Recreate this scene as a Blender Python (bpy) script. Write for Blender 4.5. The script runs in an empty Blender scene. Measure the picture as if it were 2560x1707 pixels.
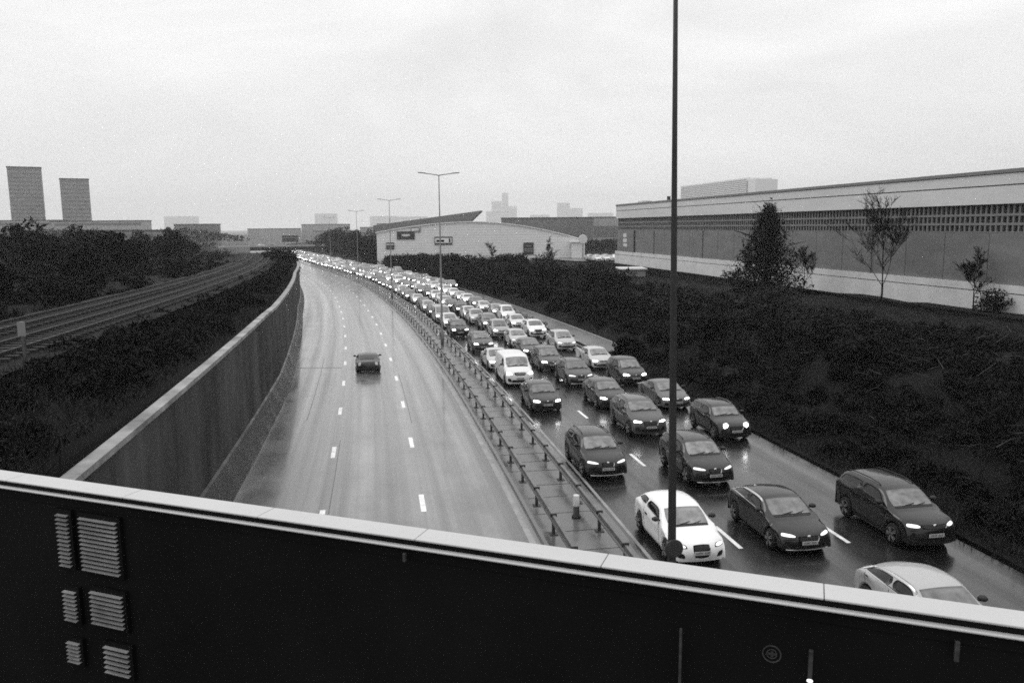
import bpy, math, random
import numpy as np
from mathutils import Matrix, Vector

SC = bpy.context.scene
COL = SC.collection
PI = math.pi
rng = np.random.default_rng(7)
random.seed(7)

# ------------------------------------------------------------------ camera
CAM_H = 10.0
PITCH, ROLL = math.radians(8.18), math.radians(0.5)
cd = bpy.data.cameras.new('camera')
cd.lens, cd.sensor_width = 28.0, 36.0
cd.clip_start, cd.clip_end = 0.05, 30000
cam = bpy.data.objects.new('camera', cd)
COL.objects.link(cam)
_f = Vector((0, math.cos(PITCH), -math.sin(PITCH)))
_r = Vector((1, 0, 0)); _u = _r.cross(_f)
_r2 = _r * math.cos(ROLL) - _u * math.sin(ROLL)
_u2 = _r * math.sin(ROLL) + _u * math.cos(ROLL)
cam.matrix_world = Matrix(((_r2.x, _u2.x, -_f.x, 0), (_r2.y, _u2.y, -_f.y, 0),
                           (_r2.z, _u2.z, -_f.z, CAM_H), (0, 0, 0, 1)))
SC.camera = cam

# ------------------------------------------------------------------ world
SUN_EL, SUN_AZ = math.radians(48), math.radians(-60)     # azimuth from +Y towards +X
wd = bpy.data.worlds.new('World'); SC.world = wd; wd.use_nodes = True
nt = wd.node_tree; nt.nodes.clear()
N = lambda t: nt.nodes.new(t)
L = lambda a, b: nt.links.new(a, b)
out = N('ShaderNodeOutputWorld'); bg = N('ShaderNodeBackground'); bg.inputs[1].default_value = 0.105
sky = N('ShaderNodeTexSky'); sky.sky_type = 'NISHITA'; sky.sun_disc = False
sky.sun_elevation = SUN_EL; sky.sun_rotation = SUN_AZ; sky.dust_density = 4; sky.air_density = 1.5
bw = N('ShaderNodeRGBToBW'); L(sky.outputs[0], bw.inputs[0])
tc = N('ShaderNodeTexCoord'); sep = N('ShaderNodeSeparateXYZ'); L(tc.outputs['Generated'], sep.inputs[0])
def wmath(op, a, b):
    m = N('ShaderNodeMath'); m.operation = op
    for i, v in enumerate((a, b)):
        if isinstance(v, (int, float)): m.inputs[i].default_value = v
        else: L(v, m.inputs[i])
    return m.outputs[0]
zc = wmath('MAXIMUM', sep.outputs[2], 0.0)
mp = N('ShaderNodeMapping'); mp.inputs['Scale'].default_value = (1.6, 1.6, 4.2); mp.inputs['Rotation'].default_value = (0.06, -0.12, 0.4)
L(tc.outputs['Generated'], mp.inputs[0])
n1 = N('ShaderNodeTexNoise'); n1.inputs['Scale'].default_value = 1.6; n1.inputs['Detail'].default_value = 6; n1.inputs['Roughness'].default_value = 0.55
n1.inputs['Distortion'].default_value = 0.6
L(mp.outputs[0], n1.inputs['Vector'])
cl = wmath('MULTIPLY', wmath('SUBTRACT', n1.outputs[0], 0.5), 0.8)
lum = wmath('ADD', wmath('MULTIPLY', wmath('MULTIPLY', zc, zc), 8.0), 9.3)
lum = wmath('ADD', lum, wmath('MULTIPLY', wmath('POWER', wmath('SUBTRACT', 1.0, zc), 14.0), 3.2))
lum = wmath('MULTIPLY', lum, wmath('ADD', cl, 1.0))
mix = N('ShaderNodeMix'); mix.data_type = 'FLOAT'; mix.inputs[0].default_value = 0.12
L(lum, mix.inputs[2]); L(bw.outputs[0], mix.inputs[3])
L(mix.outputs[0], bg.inputs[0]); L(bg.outputs[0], out.inputs[0])

sd = bpy.data.lights.new('sun', 'SUN'); sd.energy = 0.6; sd.angle = math.radians(25); sd.color = (1, 0.995, 0.985)
sun = bpy.data.objects.new('sun', sd); COL.objects.link(sun)
_d = Vector((math.sin(SUN_AZ) * math.cos(SUN_EL), math.cos(SUN_AZ) * math.cos(SUN_EL), math.sin(SUN_EL)))
sun.rotation_euler = (-_d).to_track_quat('-Z', 'Y').to_euler(); sun.location = (0, 0, 200)

SC.view_settings.view_transform = 'Standard'; SC.view_settings.look = 'None'
SC.view_settings.exposure = 0.0; SC.view_settings.gamma = 1.0
SC.cycles.use_denoising = False
SC.cycles.max_bounces = 6; SC.cycles.diffuse_bounces = 2; SC.cycles.glossy_bounces = 3
SC.cycles.transmission_bounces = 2; SC.cycles.volume_bounces = 1; SC.cycles.transparent_max_bounces = 6
SC.cycles.caustics_reflective = False; SC.cycles.caustics_refractive = False
SC.cycles.sample_clamp_indirect = 2.5
SC.cycles.filter_width = 1.7

# ------------------------------------------------------------------ materials (a black and white place)
def mat(name, base, rough=0.6, metal=0.0, spec=0.5, coat=0.0, emit=0.0, var=0.0, vscale=1.0, vdim='Object', ior=None,
        bump=0.0, bscale=20.0, stretch=(1, 1, 1), rvar=0.0, rnd=0.0):
    m = bpy.data.materials.new(name); m.use_nodes = True
    t = m.node_tree; b = t.nodes['Principled BSDF']
    b.inputs['Base Color'].default_value = (base, base, base, 1)
    b.inputs['Roughness'].default_value = rough; b.inputs['Metallic'].default_value = metal
    b.inputs['Specular IOR Level'].default_value = spec
    if ior: b.inputs['IOR'].default_value = ior
    if coat: b.inputs['Coat Weight'].default_value = coat; b.inputs['Coat Roughness'].default_value = 0.06
    if emit:
        b.inputs['Emission Color'].default_value = (1, 1, 1, 1); b.inputs['Emission Strength'].default_value = emit
    if var or bump or rvar or rnd:
        co = t.nodes.new('ShaderNodeTexCoord'); ma = t.nodes.new('ShaderNodeMapping'); ma.inputs['Scale'].default_value = stretch
        t.links.new(co.outputs[vdim], ma.inputs[0])
        no = t.nodes.new('ShaderNodeTexNoise'); no.inputs['Scale'].default_value = vscale; no.inputs['Detail'].default_value = 5; no.inputs['Roughness'].default_value = 0.62
        t.links.new(ma.outputs[0], no.inputs['Vector'])
        def rng_node(src, lo, hi, i0=0.3, i1=0.7):
            r = t.nodes.new('ShaderNodeMapRange'); r.inputs[1].default_value = i0; r.inputs[2].default_value = i1
            r.inputs[3].default_value = lo; r.inputs[4].default_value = hi; t.links.new(src, r.inputs[0]); return r.outputs[0]
        src = rng_node(no.outputs[0], base * (1 - var), base * (1 + var)) if var else None
        if rnd:
            oi = t.nodes.new('ShaderNodeObjectInfo'); rr = rng_node(oi.outputs['Random'], 1 - rnd, 1 + rnd, 0, 1)
            mu = t.nodes.new('ShaderNodeMath'); mu.operation = 'MULTIPLY'; t.links.new(rr, mu.inputs[0])
            if src is None: mu.inputs[1].default_value = base
            else: t.links.new(src, mu.inputs[1])
            src = mu.outputs[0]
        if src is not None: t.links.new(src, b.inputs['Base Color'])
        if rvar: t.links.new(rng_node(no.outputs[0], max(0.03, rough - rvar), min(1, rough + rvar)), b.inputs['Roughness'])
        if bump:
            n2 = t.nodes.new('ShaderNodeTexNoise'); n2.inputs['Scale'].default_value = bscale; n2.inputs['Detail'].default_value = 3
            t.links.new(co.outputs[vdim], n2.inputs['Vector'])
            bp = t.nodes.new('ShaderNodeBump'); bp.inputs['Strength'].default_value = bump; bp.inputs['Distance'].default_value = 0.02
            t.links.new(n2.outputs[0], bp.inputs['Height']); t.links.new(bp.outputs[0], b.inputs['Normal'])
    return m

def asphalt(name, base, rough, seed):
    """wet tarmac: UV = (metres across the road, metres along it); streaks run with the traffic"""
    m = bpy.data.materials.new(name); m.use_nodes = True
    t = m.node_tree; b = t.nodes['Principled BSDF']
    uv = t.nodes.new('ShaderNodeUVMap')
    def noise(sc, detail, off):
        ma = t.nodes.new('ShaderNodeMapping'); ma.inputs['Scale'].default_value = sc; ma.inputs['Location'].default_value = (off, off, seed)
        t.links.new(uv.outputs[0], ma.inputs[0])
        no = t.nodes.new('ShaderNodeTexNoise'); no.inputs['Scale'].default_value = 1; no.inputs['Detail'].default_value = detail; no.inputs['Roughness'].default_value = 0.6
        t.links.new(ma.outputs[0], no.inputs['Vector']); return no.outputs[0]
    def mr(src, lo, hi, i0=0.3, i1=0.7):
        r = t.nodes.new('ShaderNodeMapRange'); r.inputs[1].default_value = i0; r.inputs[2].default_value = i1
        r.inputs[3].default_value = lo; r.inputs[4].default_value = hi; t.links.new(src, r.inputs[0]); return r.outputs[0]
    def mul(a, c):
        k = t.nodes.new('ShaderNodeMath'); k.operation = 'MULTIPLY'
        t.links.new(a, k.inputs[0]); t.links.new(c, k.inputs[1]); return k.outputs[0]
    streak = noise((1.25, 0.010, 1), 4, 3.1 + seed)
    patch = noise((0.5, 0.25, 1), 5, 9.0)
    grit = noise((60, 60, 1), 2, 1.0)
    col = mul(mr(streak, base * 0.45, base * 1.6), mul(mr(patch, 0.5, 1.5), mr(grit, 0.7, 1.3)))
    t.links.new(col, b.inputs['Base Color'])
    ro = t.nodes.new('ShaderNodeMath'); ro.operation = 'ADD'
    t.links.new(mr(streak, rough + 0.18, rough - 0.09), ro.inputs[0]); t.links.new(mr(patch, -0.09, 0.11), ro.inputs[1])
    t.links.new(ro.outputs[0], b.inputs['Roughness'])
    bp = t.nodes.new('ShaderNodeBump'); bp.inputs['Strength'].default_value = 0.05; bp.inputs['Distance'].default_value = 0.006
    g2 = noise((25, 14, 1), 3, 5.0); t.links.new(g2, bp.inputs['Height']); t.links.new(bp.outputs[0], b.inputs['Normal'])
    b.inputs['Specular IOR Level'].default_value = 0.75 if seed == 0 else 0.5
    b.inputs['Coat Weight'].default_value = 0.4 if seed == 0 else 0.14; b.inputs['Coat Roughness'].default_value = 0.09
    return m

M = {
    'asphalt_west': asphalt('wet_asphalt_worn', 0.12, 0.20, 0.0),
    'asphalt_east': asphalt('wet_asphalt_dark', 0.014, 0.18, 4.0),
    'path': mat('wet_footpath', 0.09, 0.35, var=0.3, vscale=0.6),
    'paint': mat('road_paint', 0.78, 0.45, var=0.25, vscale=3.0),
    'median': mat('median_concrete', 0.12, 0.3, var=0.45, vscale=0.7, rvar=0.2, bump=0.1, bscale=9),
    'gutter': mat('wet_silt', 0.012, 0.38, spec=0.25, var=0.5, vscale=0.8, rvar=0.15),
    'tar': mat('tar_seal', 0.05, 0.32, var=0.3, vscale=2),
    'joint': mat('median_joint', 0.015, 0.5),
    'kerb': mat('kerb_concrete', 0.26, 0.5, var=0.3, vscale=1.5),
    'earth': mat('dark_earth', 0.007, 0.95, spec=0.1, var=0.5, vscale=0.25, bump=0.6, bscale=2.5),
    'far_ground': mat('far_ground', 0.05, 0.95, spec=0.1, var=0.4, vscale=0.02),
    'wall': mat('stained_concrete', 0.042, 0.75, spec=0.2, var=0.85, vscale=0.42, stretch=(1, 1, 0.3), bump=0.2, bscale=3),
    'cap': mat('coping_concrete', 0.21, 0.6, var=0.65, vscale=0.8),
    'ballast': mat('track_ballast', 0.010, 0.9, spec=0.1, var=0.5, vscale=2.0, bump=0.8, bscale=8),
    'rail_steel': mat('rail_steel', 0.04, 0.5, metal=0.8),
    'sleeper': mat('sleeper_concrete', 0.013, 0.8),
    'galv': mat('galvanised_steel', 0.16, 0.36, metal=0.75, var=0.3, vscale=2.0),
    'dark_steel': mat('dark_steel', 0.05, 0.45, metal=0.5, var=0.3, vscale=2),
    'column_far': mat('column_paled', 0.22, 0.6, spec=0.3),  # far columns paled in the colour, for bright blur with distance
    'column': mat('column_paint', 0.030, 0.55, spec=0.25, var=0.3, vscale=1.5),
    'white_paint': mat('white_rail_paint', 0.47, 0.5, var=0.05, vscale=2.0),
    'black_panel': mat('black_panel', 0.006, 0.6, spec=0.12, var=0.4, vscale=1.2),
    'reflection_faint': mat('grey_reflection_mark', 0.05, 0.6, spec=0.2, var=0.5, vscale=30),  # grey of faint train window reflections, put into the colour
    'reflected_slat': mat('pale_reflected_slat', 0.24, 0.5, var=0.3, vscale=6.0),  # pale stripes of a window reflection, put into the colour
    'spot_reflection': mat('small_lamp', 0.8, 0.3, emit=1.2),  # glow added for bright spots reflected in the train window
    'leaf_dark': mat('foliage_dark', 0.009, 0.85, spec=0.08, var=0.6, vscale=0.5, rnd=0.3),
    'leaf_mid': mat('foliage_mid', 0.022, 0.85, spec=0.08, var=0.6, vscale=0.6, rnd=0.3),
    'bark': mat('bark', 0.010, 0.9, spec=0.1, var=0.4, vscale=4),
    'twig': mat('dead_stems', 0.06, 0.9, spec=0.1, var=0.5, vscale=1.0),
    'wh_pale': mat('pale_cladding', 0.58, 0.5, var=0.08, vscale=0.15, stretch=(1, 1, 3)),
    'wh_edge': mat('roof_edge', 0.16, 0.5),
    'wh_line': mat('cladding_joint', 0.05, 0.6),
    'wh_grey': mat('grey_cladding', 0.155, 0.55, var=0.18, vscale=0.2, stretch=(1, 1, 3)),
    'wh_fin': mat('louvre_fin', 0.17, 0.5),
    'wh_dark': mat('louvre_dark', 0.012, 0.5),
    'wh_white': mat('white_plinth', 0.62, 0.5, var=0.12, vscale=0.4),
    'plant': mat('plant_louvre', 0.68, 0.5),
    'plant_dark': mat('plant_gap', 0.42, 0.5),
    'bwall': mat('boundary_wall', 0.010, 0.8, spec=0.1, var=0.4, vscale=0.6),
    'shed': mat('shed_cladding', 0.75, 0.55, var=0.06, vscale=0.3, stretch=(1, 1, 4)),
    'shed_roof': mat('shed_roof', 0.5, 0.5),
    'sign_dark': mat('sign_dark', 0.03, 0.5),
    'sign_white': mat('sign_white', 0.6, 0.5),
    'sign_grey': mat('sign_grey', 0.2, 0.5),
    'con_dark': mat('tower_concrete', 0.24, 0.8, var=0.15, vscale=0.05),
    'con_mid': mat('block_render', 0.16, 0.8, var=0.15, vscale=0.05),
    'con_pale': mat('pale_render', 0.34, 0.8, var=0.15, vscale=0.05),
    'win_dark': mat('dark_window', 0.14, 0.2),
    'roof_dark': mat('dark_roofing', 0.05, 0.7),
    'bridge': mat('bridge_beam', 0.01, 0.7, spec=0.2, var=0.3, vscale=0.3),
    'rubber': mat('tyre_rubber', 0.012, 0.7, spec=0.2),
    'rim': mat('wheel_alloy', 0.30, 0.35, metal=0.7),
    'rim_dark': mat('wheel_dark', 0.04, 0.5),
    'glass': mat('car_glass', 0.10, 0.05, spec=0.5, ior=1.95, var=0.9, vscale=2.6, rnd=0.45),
    'glass_side': mat('car_side_glass', 0.008, 0.08, spec=0.4),
    'trim': mat('black_trim', 0.012, 0.45, spec=0.3),
    'chrome': mat('chrome', 0.6, 0.12, metal=1.0),
    'plate': mat('number_plate', 0.42, 0.5),
    'plate_ink': mat('plate_ink', 0.02, 0.5),
    'lens': mat('headlamp_lens', 0.7, 0.15, emit=11.0),
    'lens_low': mat('headlamp_lens_dim', 0.7, 0.12, emit=0.9),
    'lens_far': mat('headlamp_lens_far', 0.7, 0.2, emit=26.0),
    'tail': mat('tail_lamp', 0.3, 0.2, emit=0.15),
}
for k in ('lens_far', 'spot_reflection', 'lens_low', 'tail'): M[k].cycles.emission_sampling = 'NONE'
PAINT = {}
def paint(v):
    k = round(v, 3)
    if k not in PAINT:
        PAINT[k] = mat('car_paint', k, 0.4, spec=0.15, coat=0.7)
    return PAINT[k]

# ------------------------------------------------------------------ object helpers
def tag(o, label=None, cat=None, group=None, kind=None):
    if label: o['label'] = label
    if cat: o['category'] = cat
    if group: o['group'] = group
    if kind: o['kind'] = kind
    return o
def empty(name, loc=(0, 0, 0), rot=(0, 0, 0)):
    o = bpy.data.objects.new(name, None); COL.objects.link(o); o.location = loc; o.rotation_euler = rot
    o.empty_display_size = 0.3
    return o
def link_mesh(name, me, material, parent=None):
    mats = material if isinstance(material, (list, tuple)) else [material]
    for m in mats: me.materials.append(m)
    o = bpy.data.objects.new(name, me); COL.objects.link(o)
    if parent: o.parent = parent
    return o
def np_mesh(name, V, Q, smooth=False):
    """V (n,3), Q (m,4) arrays -> mesh"""
    me = bpy.data.meshes.new(name)
    V = np.asarray(V, np.float32); Q = np.asarray(Q, np.int32)
    me.vertices.add(len(V)); me.vertices.foreach_set('co', V.ravel())
    k = Q.shape[1]
    me.loops.add(Q.size); me.loops.foreach_set('vertex_index', Q.ravel())
    me.polygons.add(len(Q))
    me.polygons.foreach_set('loop_start', np.arange(0, Q.size, k, dtype=np.int32))
    me.polygons.foreach_set('loop_total', np.full(len(Q), k, np.int32))
    me.update(calc_edges=True); me.validate()
    if smooth: me.polygons.foreach_set('use_smooth', np.ones(len(me.polygons), bool))
    return me

class MB:
    def __init__(s): s.v = []; s.f = []; s.mi = []; s.m = 0
    def add(s, vs, fs):
        b = len(s.v); s.v += [tuple(p) for p in vs]
        s.f += [tuple(b + i for i in f) for f in fs]; s.mi += [s.m] * len(fs); return s
    def box(s, x0, x1, y0, y1, z0, z1):
        return s.add([(x0, y0, z0), (x1, y0, z0), (x1, y1, z0), (x0, y1, z0), (x0, y0, z1), (x1, y0, z1), (x1, y1, z1), (x0, y1, z1)],
                     [(0, 3, 2, 1), (4, 5, 6, 7), (0, 1, 5, 4), (1, 2, 6, 5), (2, 3, 7, 6), (3, 0, 4, 7)])
    def obox(s, o, ax, ay, az, x0, x1, y0, y1, z0, z1):
        o = Vector(o); ax = Vector(ax); ay = Vector(ay); az = Vector(az)
        P = [o + ax * x + ay * y + az * z for z in (z0, z1) for x, y in ((x0, y0), (x1, y0), (x1, y1), (x0, y1))]
        return s.add(P, [(0, 3, 2, 1), (4, 5, 6, 7), (0, 1, 5, 4), (1, 2, 6, 5), (2, 3, 7, 6), (3, 0, 4, 7)])
    def tube(s, pts, rad, n=8, caps=True):
        pts = [Vector(p) for p in pts]
        if not hasattr(rad, '__len__'): rad = [rad] * len(pts)
        vs = []; ref = Vector((0, 0, 1))
        for i, p in enumerate(pts):
            d = (pts[min(i + 1, len(pts) - 1)] - pts[max(i - 1, 0)]).normalized()
            a = d.cross(ref if abs(d.z) < 0.95 else Vector((1, 0, 0))).normalized(); b = d.cross(a)
            vs += [p + (a * math.cos(2 * PI * k / n) + b * math.sin(2 * PI * k / n)) * rad[i] for k in range(n)]
        fs = [(i * n + k, i * n + (k + 1) % n, (i + 1) * n + (k + 1) % n, (i + 1) * n + k) for i in range(len(pts) - 1) for k in range(n)]
        if caps: fs += [tuple(range(n - 1, -1, -1)), tuple((len(pts) - 1) * n + k for k in range(n))]
        return s.add(vs, fs)
    def lathe(s, prof, axis='z', n=24, o=(0, 0, 0)):
        """prof: (radius, height) list"""
        vs = []
        for r, h in prof:
            for k in range(n):
                c, d = r * math.cos(2 * PI * k / n), r * math.sin(2 * PI * k / n)
                p = {'z': (c, d, h), 'x': (h, c, d), 'y': (c, h, d)}[axis]
                vs.append((p[0] + o[0], p[1] + o[1], p[2] + o[2]))
        fs = [(i * n + k, i * n + (k + 1) % n, (i + 1) * n + (k + 1) % n, (i + 1) * n + k) for i in range(len(prof) - 1) for k in range(n)]
        fs += [tuple(range(n - 1, -1, -1)), tuple((len(prof) - 1) * n + k for k in range(n))]
        return s.add(vs, fs)
    def build(s, name, material, parent=None, smooth=False, bevel=0.0):
        me = bpy.data.meshes.new(name); me.from_pydata(s.v, [], s.f)
        if isinstance(material, (list, tuple)): me.polygons.foreach_set('material_index', s.mi)
        if smooth: me.polygons.foreach_set('use_smooth', [True] * len(me.polygons))
        me.update()
        o = link_mesh(name, me, material, parent)
        if bevel:
            md = o.modifiers.new('bevel', 'BEVEL'); md.width = bevel; md.segments = 2
        return o

# ------------------------------------------------------------------ the road's line
SLOPE = 0.01203
def _path():
    xs, ys, th = [11.241], [-40.0], []
    for i in range(760):
        t = min(max((i - 39.5 - 20) / 230, 0), 1)
        a = math.radians(-9 - 11 * t); th.append(a)
        xs.append(xs[-1] + math.sin(a)); ys.append(ys[-1] + math.cos(a))
    th.append(th[-1]); return np.array(xs), np.array(ys), np.array(th)
PX, PY, PT = _path()
S_AX = np.arange(len(PX)) - 40.0
def pt(s, u, h=0.0):
    """road frame: s metres along, u metres right of the median's left edge, h above the road plane"""
    x = np.interp(s, S_AX, PX); y = np.interp(s, S_AX, PY); a = np.interp(s, S_AX, PT)
    X = x + u * math.cos(a); Y = y - u * math.sin(a); d = max(0.0, s - 240)
    return (float(X), float(Y), float(-SLOPE * Y + h + 0.0085 * d * d / (d + 120)))
def heading(s): return float(np.interp(s, S_AX, PT))
def cap_h(s): return 5.64 - 0.55 * min(max((50 - s) / 30, 0), 1.2)
def wall_u(s): return -11.4 - 1.6 * min(max((s - 55) / 55, 0), 1)

def strip(name, u0, u1, s0, s1, h, material, step=2.0, kind=None, nu=1, parent=None, thick=0.0):
    """flat sheet following the road; u0/u1 numbers or functions of s; UV in metres"""
    g = lambda u, s: u(s) if callable(u) else u
    n = max(1, int(round((s1 - s0) / step))); V = []; UV = []
    for i in range(n + 1):
        s = s0 + (s1 - s0) * i / n
        for j in range(nu + 1):
            u = g(u0, s) + (g(u1, s) - g(u0, s)) * j / nu
            V.append(pt(s, u, h)); UV.append((u, s))
    w = nu + 1
    Q = np.array([(i * w + j, i * w + j + 1, (i + 1) * w + j + 1, (i + 1) * w + j) for i in range(n) for j in range(nu)])
    me = np_mesh(name, V, Q)
    uvl = me.uv_layers.new(name='UVMap'); uv = np.array(UV, np.float32)[Q.ravel()]
    uvl.data.foreach_set('uv', uv.ravel())
    o = link_mesh(name, me, material, parent)
    if kind: o['kind'] = kind
    return o
def loft(prof, s0, s1, step=2.0):
    """closed (u,h) profile swept along the road -> (verts, faces)"""
    n = max(1, int(round((s1 - s0) / step))); k = len(prof); V = []; F = []
    for i in range(n + 1):
        s = s0 + (s1 - s0) * i / n
        V += [pt(s, u(s) if callable(u) else u, h(s) if callable(h) else h) for u, h in prof]
    for i in range(n):
        for j in range(k):
            F.append((i * k + j, i * k + (j + 1) % k, (i + 1) * k + (j + 1) % k, (i + 1) * k + j))
    F += [tuple(range(k)), tuple(n * k + j for j in range(k - 1, -1, -1))]
    return V, F

# ------------------------------------------------------------------ setting: ground, roads
def far_z(s): return 1.0
def ground_profile(s):
    wu = wall_u(s)
    k = min(max((s - 230) / 200, 0), 1)
    hl = 5.4 * (1 - k) + 3.4 * k
    kr = min(max((s - 250) / 250, 0), 1)
    hr = 2.5 * (1 - kr) + 2.9 * kr
    q = min(max((s - 285) / 45, 0), 1); hn = hl * (1 - q) - 0.15 * q; hm_ = hl * (1 - q) + 1.0 * q
    return [(-420, hl - 0.5), (-160, hl), (-70, hl), (-48, hl), (-30, hm_), (wu - 3.0, hn), (wu - 0.42, hn - 0.15), (wu - 0.40, -0.25),
            (-6, -0.25), (6, -0.25), (13.6, -0.25), (14.0, 0.02 if s < 140 else -0.25), (17.2, 0.05), (19, 0.8), (23, 1.9), (28, hr), (45, hr), (70, hr), (130, hr), (420, hr)]
V = []; ss = list(range(-36, 60, 3)) + list(range(60, 700, 8))
for s in ss:
    for u, h in ground_profile(s):
        x, y, z = pt(s, u, h)
        if u < wall_u(s) - 4 or u > 24: z += 0.25 * math.sin(x * 0.31 + y * 0.17) + 0.2 * math.sin(y * 0.43 - x * 0.2)
        if abs(u) > 400: z = min(z, -2.5)
        V.append((x, y, z))
k = len(ground_profile(0))
Q = [(i * k + j, i * k + j + 1, (i + 1) * k + j + 1, (i + 1) * k + j) for i in range(len(ss) - 1) for j in range(k - 1)]
link_mesh('ground', np_mesh('ground', V, np.array(Q), True), M['earth'])['kind'] = 'structure'
me = np_mesh('far_ground', [(-9000, -2000, -9.5), (9000, -2000, -9.5), (9000, 14000, -9.5), (-9000, 14000, -9.5)], np.array([(0, 1, 2, 3)]))
link_mesh('distant_ground', me, M['far_ground'])['kind'] = 'structure'

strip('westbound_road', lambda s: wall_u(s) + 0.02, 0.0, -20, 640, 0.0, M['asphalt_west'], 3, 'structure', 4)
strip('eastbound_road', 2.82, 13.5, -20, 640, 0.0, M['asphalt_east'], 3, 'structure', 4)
strip('slip_road', -30, lambda s: wall_u(s) - 0.3, 322, 640, 0.0, M['path'], 4, 'structure')
strip('auxiliary_lane', 13.5, 17.1, 146, 640, 0.0, M['asphalt_east'], 3, 'structure')
strip('footpath', 14.35, 17.1, 66, 146, 0.12, M['path'], 3, 'structure')

V, F = loft([(0.0, -0.1), (0.0, 0.11), (0.12, 0.13), (2.7, 0.13), (2.82, 0.11), (2.82, -0.1)], -20, 640, 3)
mb = MB(); mb.add(V, F); mb.build('median', M['median'])['kind'] = 'structure'
for nm, ua, ub, hh, sa, mm in (('kerb', 13.5, 13.66, 0.12, 66, 'path'), ('kerb', 14.2, 14.35, 0.135, 66, 'kerb'), ('kerb', 17.1, 17.25, 0.16, 66, 'kerb')):
    V, F = loft([(ua, -0.1), (ua, hh), (ub, hh), (ub, -0.1)], sa, 330 if ua > 17 else 146, 3)
    mb = MB(); mb.add(V, F); mb.build(nm, M[mm])['kind'] = 'structure'
V, F = loft([(13.66, -0.1), (13.66, 0.09), (14.2, 0.09), (14.2, -0.1)], -20, 146, 3)
mb = MB(); mb.add(V, F); mb.build('verge', M['earth'])['kind'] = 'structure'

# painted lines
def dashes(name, u, s_first, n, length=2.0, gap=7.2, w=0.15):
    V = []; Q = []
    for i in range(n):
        a = s_first + i * (length + gap)
        b = len(V)
        for s_, uu in ((a, u - w / 2), (a, u + w / 2), (a + length, u + w / 2), (a + length, u - w / 2)): V.append(pt(s_, uu, 0.005))
        Q.append((b, b + 1, b + 2, b + 3))
    link_mesh(name, np_mesh(name, V, np.array(Q)), M['paint'])['kind'] = 'structure'
dashes('lane_marking', -3.66, 29.6, 36, w=0.2)
dashes('lane_marking', -7.35, 28.5, 36, w=0.2)
dashes('lane_marking', 6.2, 24.2, 36, gap=7.4)
dashes('lane_marking', 9.85, 24.0, 36, gap=7.4)
strip('edge_line', -0.40, -0.20, -10, 400, 0.005, M['kerb'], 3, 'structure')
strip('edge_line', 3.02, 3.14, -10, 400, 0.005, M['kerb'], 3, 'structure')
strip('edge_line', 13.1, 13.24, 66, 146, 0.005, M['paint'], 3, 'structure')
V = []; Q = []
for u_, a_, b_, w_ in [(-3.42, 44, 60, .04), (-7.12, 30, 41, .04), (-9.1, 46, 70, .04), (6.42, 30, 44, .03)]:
    n_ = max(1, int((b_ - a_) / 2))
    for i_ in range(n_):
        p0_, p1_ = a_ + (b_ - a_) * i_ / n_, a_ + (b_ - a_) * (i_ + 1) / n_; b0 = len(V)
        for ss_, uu_ in ((p0_, u_ - w_ / 2), (p0_, u_ + w_ / 2), (p1_, u_ + w_ / 2), (p1_, u_ - w_ / 2)): V.append(pt(ss_, uu_, 0.003))
        Q.append((b0, b0 + 1, b0 + 2, b0 + 3))
for s_ in (64.5,):
    b0 = len(V)
    for ss_, uu_ in ((s_, -11.0), (s_ - .6, -7.6), (s_ - .35, -7.6), (s_ + .25, -11.0)): V.append(pt(ss_, uu_, 0.004))
    Q.append((b0, b0 + 1, b0 + 2, b0 + 3))
link_mesh('tar_repair', np_mesh('tar_repair', V, np.array(Q)), M['tar'])['kind'] = 'structure'
# slab joints across the median and the tarmac joint across the left carriageway
V = []; Q = []
s_ = 17.0
while s_ < 120:
    w = random.uniform(0.02, 0.06); ua, ub = random.choice(((0.2, 2.6), (0.2, 2.6), (0.9, 2.5), (0.3, 1.8)))
    b = len(V); sk = random.uniform(-.12, .12)
    for a, uu in ((s_, ua), (s_ + sk, ub), (s_ + sk + w, ub), (s_ + w, ua)): V.append(pt(a, uu, 0.135))
    Q.append((b, b + 1, b + 2, b + 3)); s_ += random.uniform(0.9, 2.3)
link_mesh('slab_joint', np_mesh('slab_joint', V, np.array(Q)), M['joint'])['kind'] = 'structure'

# ------------------------------------------------------------------ retaining wall on the left
rw = empty('retaining_wall', pt(20, wall_u(20)))
inv = Matrix.Translation(-Vector(rw.location))
def built_at(mb, root, name, m, smooth=False):
    mb.v = [(x - root.location.x, y - root.location.y, z - root.location.z) for x, y, z in mb.v]
    return mb.build(name, m, root, smooth)
V, F = loft([(lambda s: wall_u(s) - 0.36, -0.3), (lambda s: wall_u(s) - 0.30, lambda s: cap_h(s) - .16), (lambda s: wall_u(s) - 0.02, lambda s: cap_h(s) - .16), (lambda s: wall_u(s), -0.3)], 4, 172, 3)
mb = MB(); mb.add(V, F); built_at(mb, rw, 'wall_face', M['wall'])
V, F = loft([(lambda s: wall_u(s) - 0.33, lambda s: cap_h(s) - .16), (lambda s: wall_u(s) - 0.33, cap_h), (lambda s: wall_u(s) + 0.04, cap_h), (lambda s: wall_u(s) + 0.04, lambda s: cap_h(s) - .16)], 4, 172, 3)
mb = MB(); mb.add(V, F); built_at(mb, rw, 'coping', M['cap'])
V, F = loft([(lambda s: wall_u(s) - 0.01, -0.1), (lambda s: wall_u(s) - 0.01, 1.15), (lambda s: wall_u(s) + 0.10, 1.1), (lambda s: wall_u(s) + 0.62, -0.1)], 4, 172, 3)
mb = MB(); mb.add(V, F); built_at(mb, rw, 'footing', M['gutter'])
tag(rw, 'tall stained concrete retaining wall with pale coping along the empty carriageway', 'wall')

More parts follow.
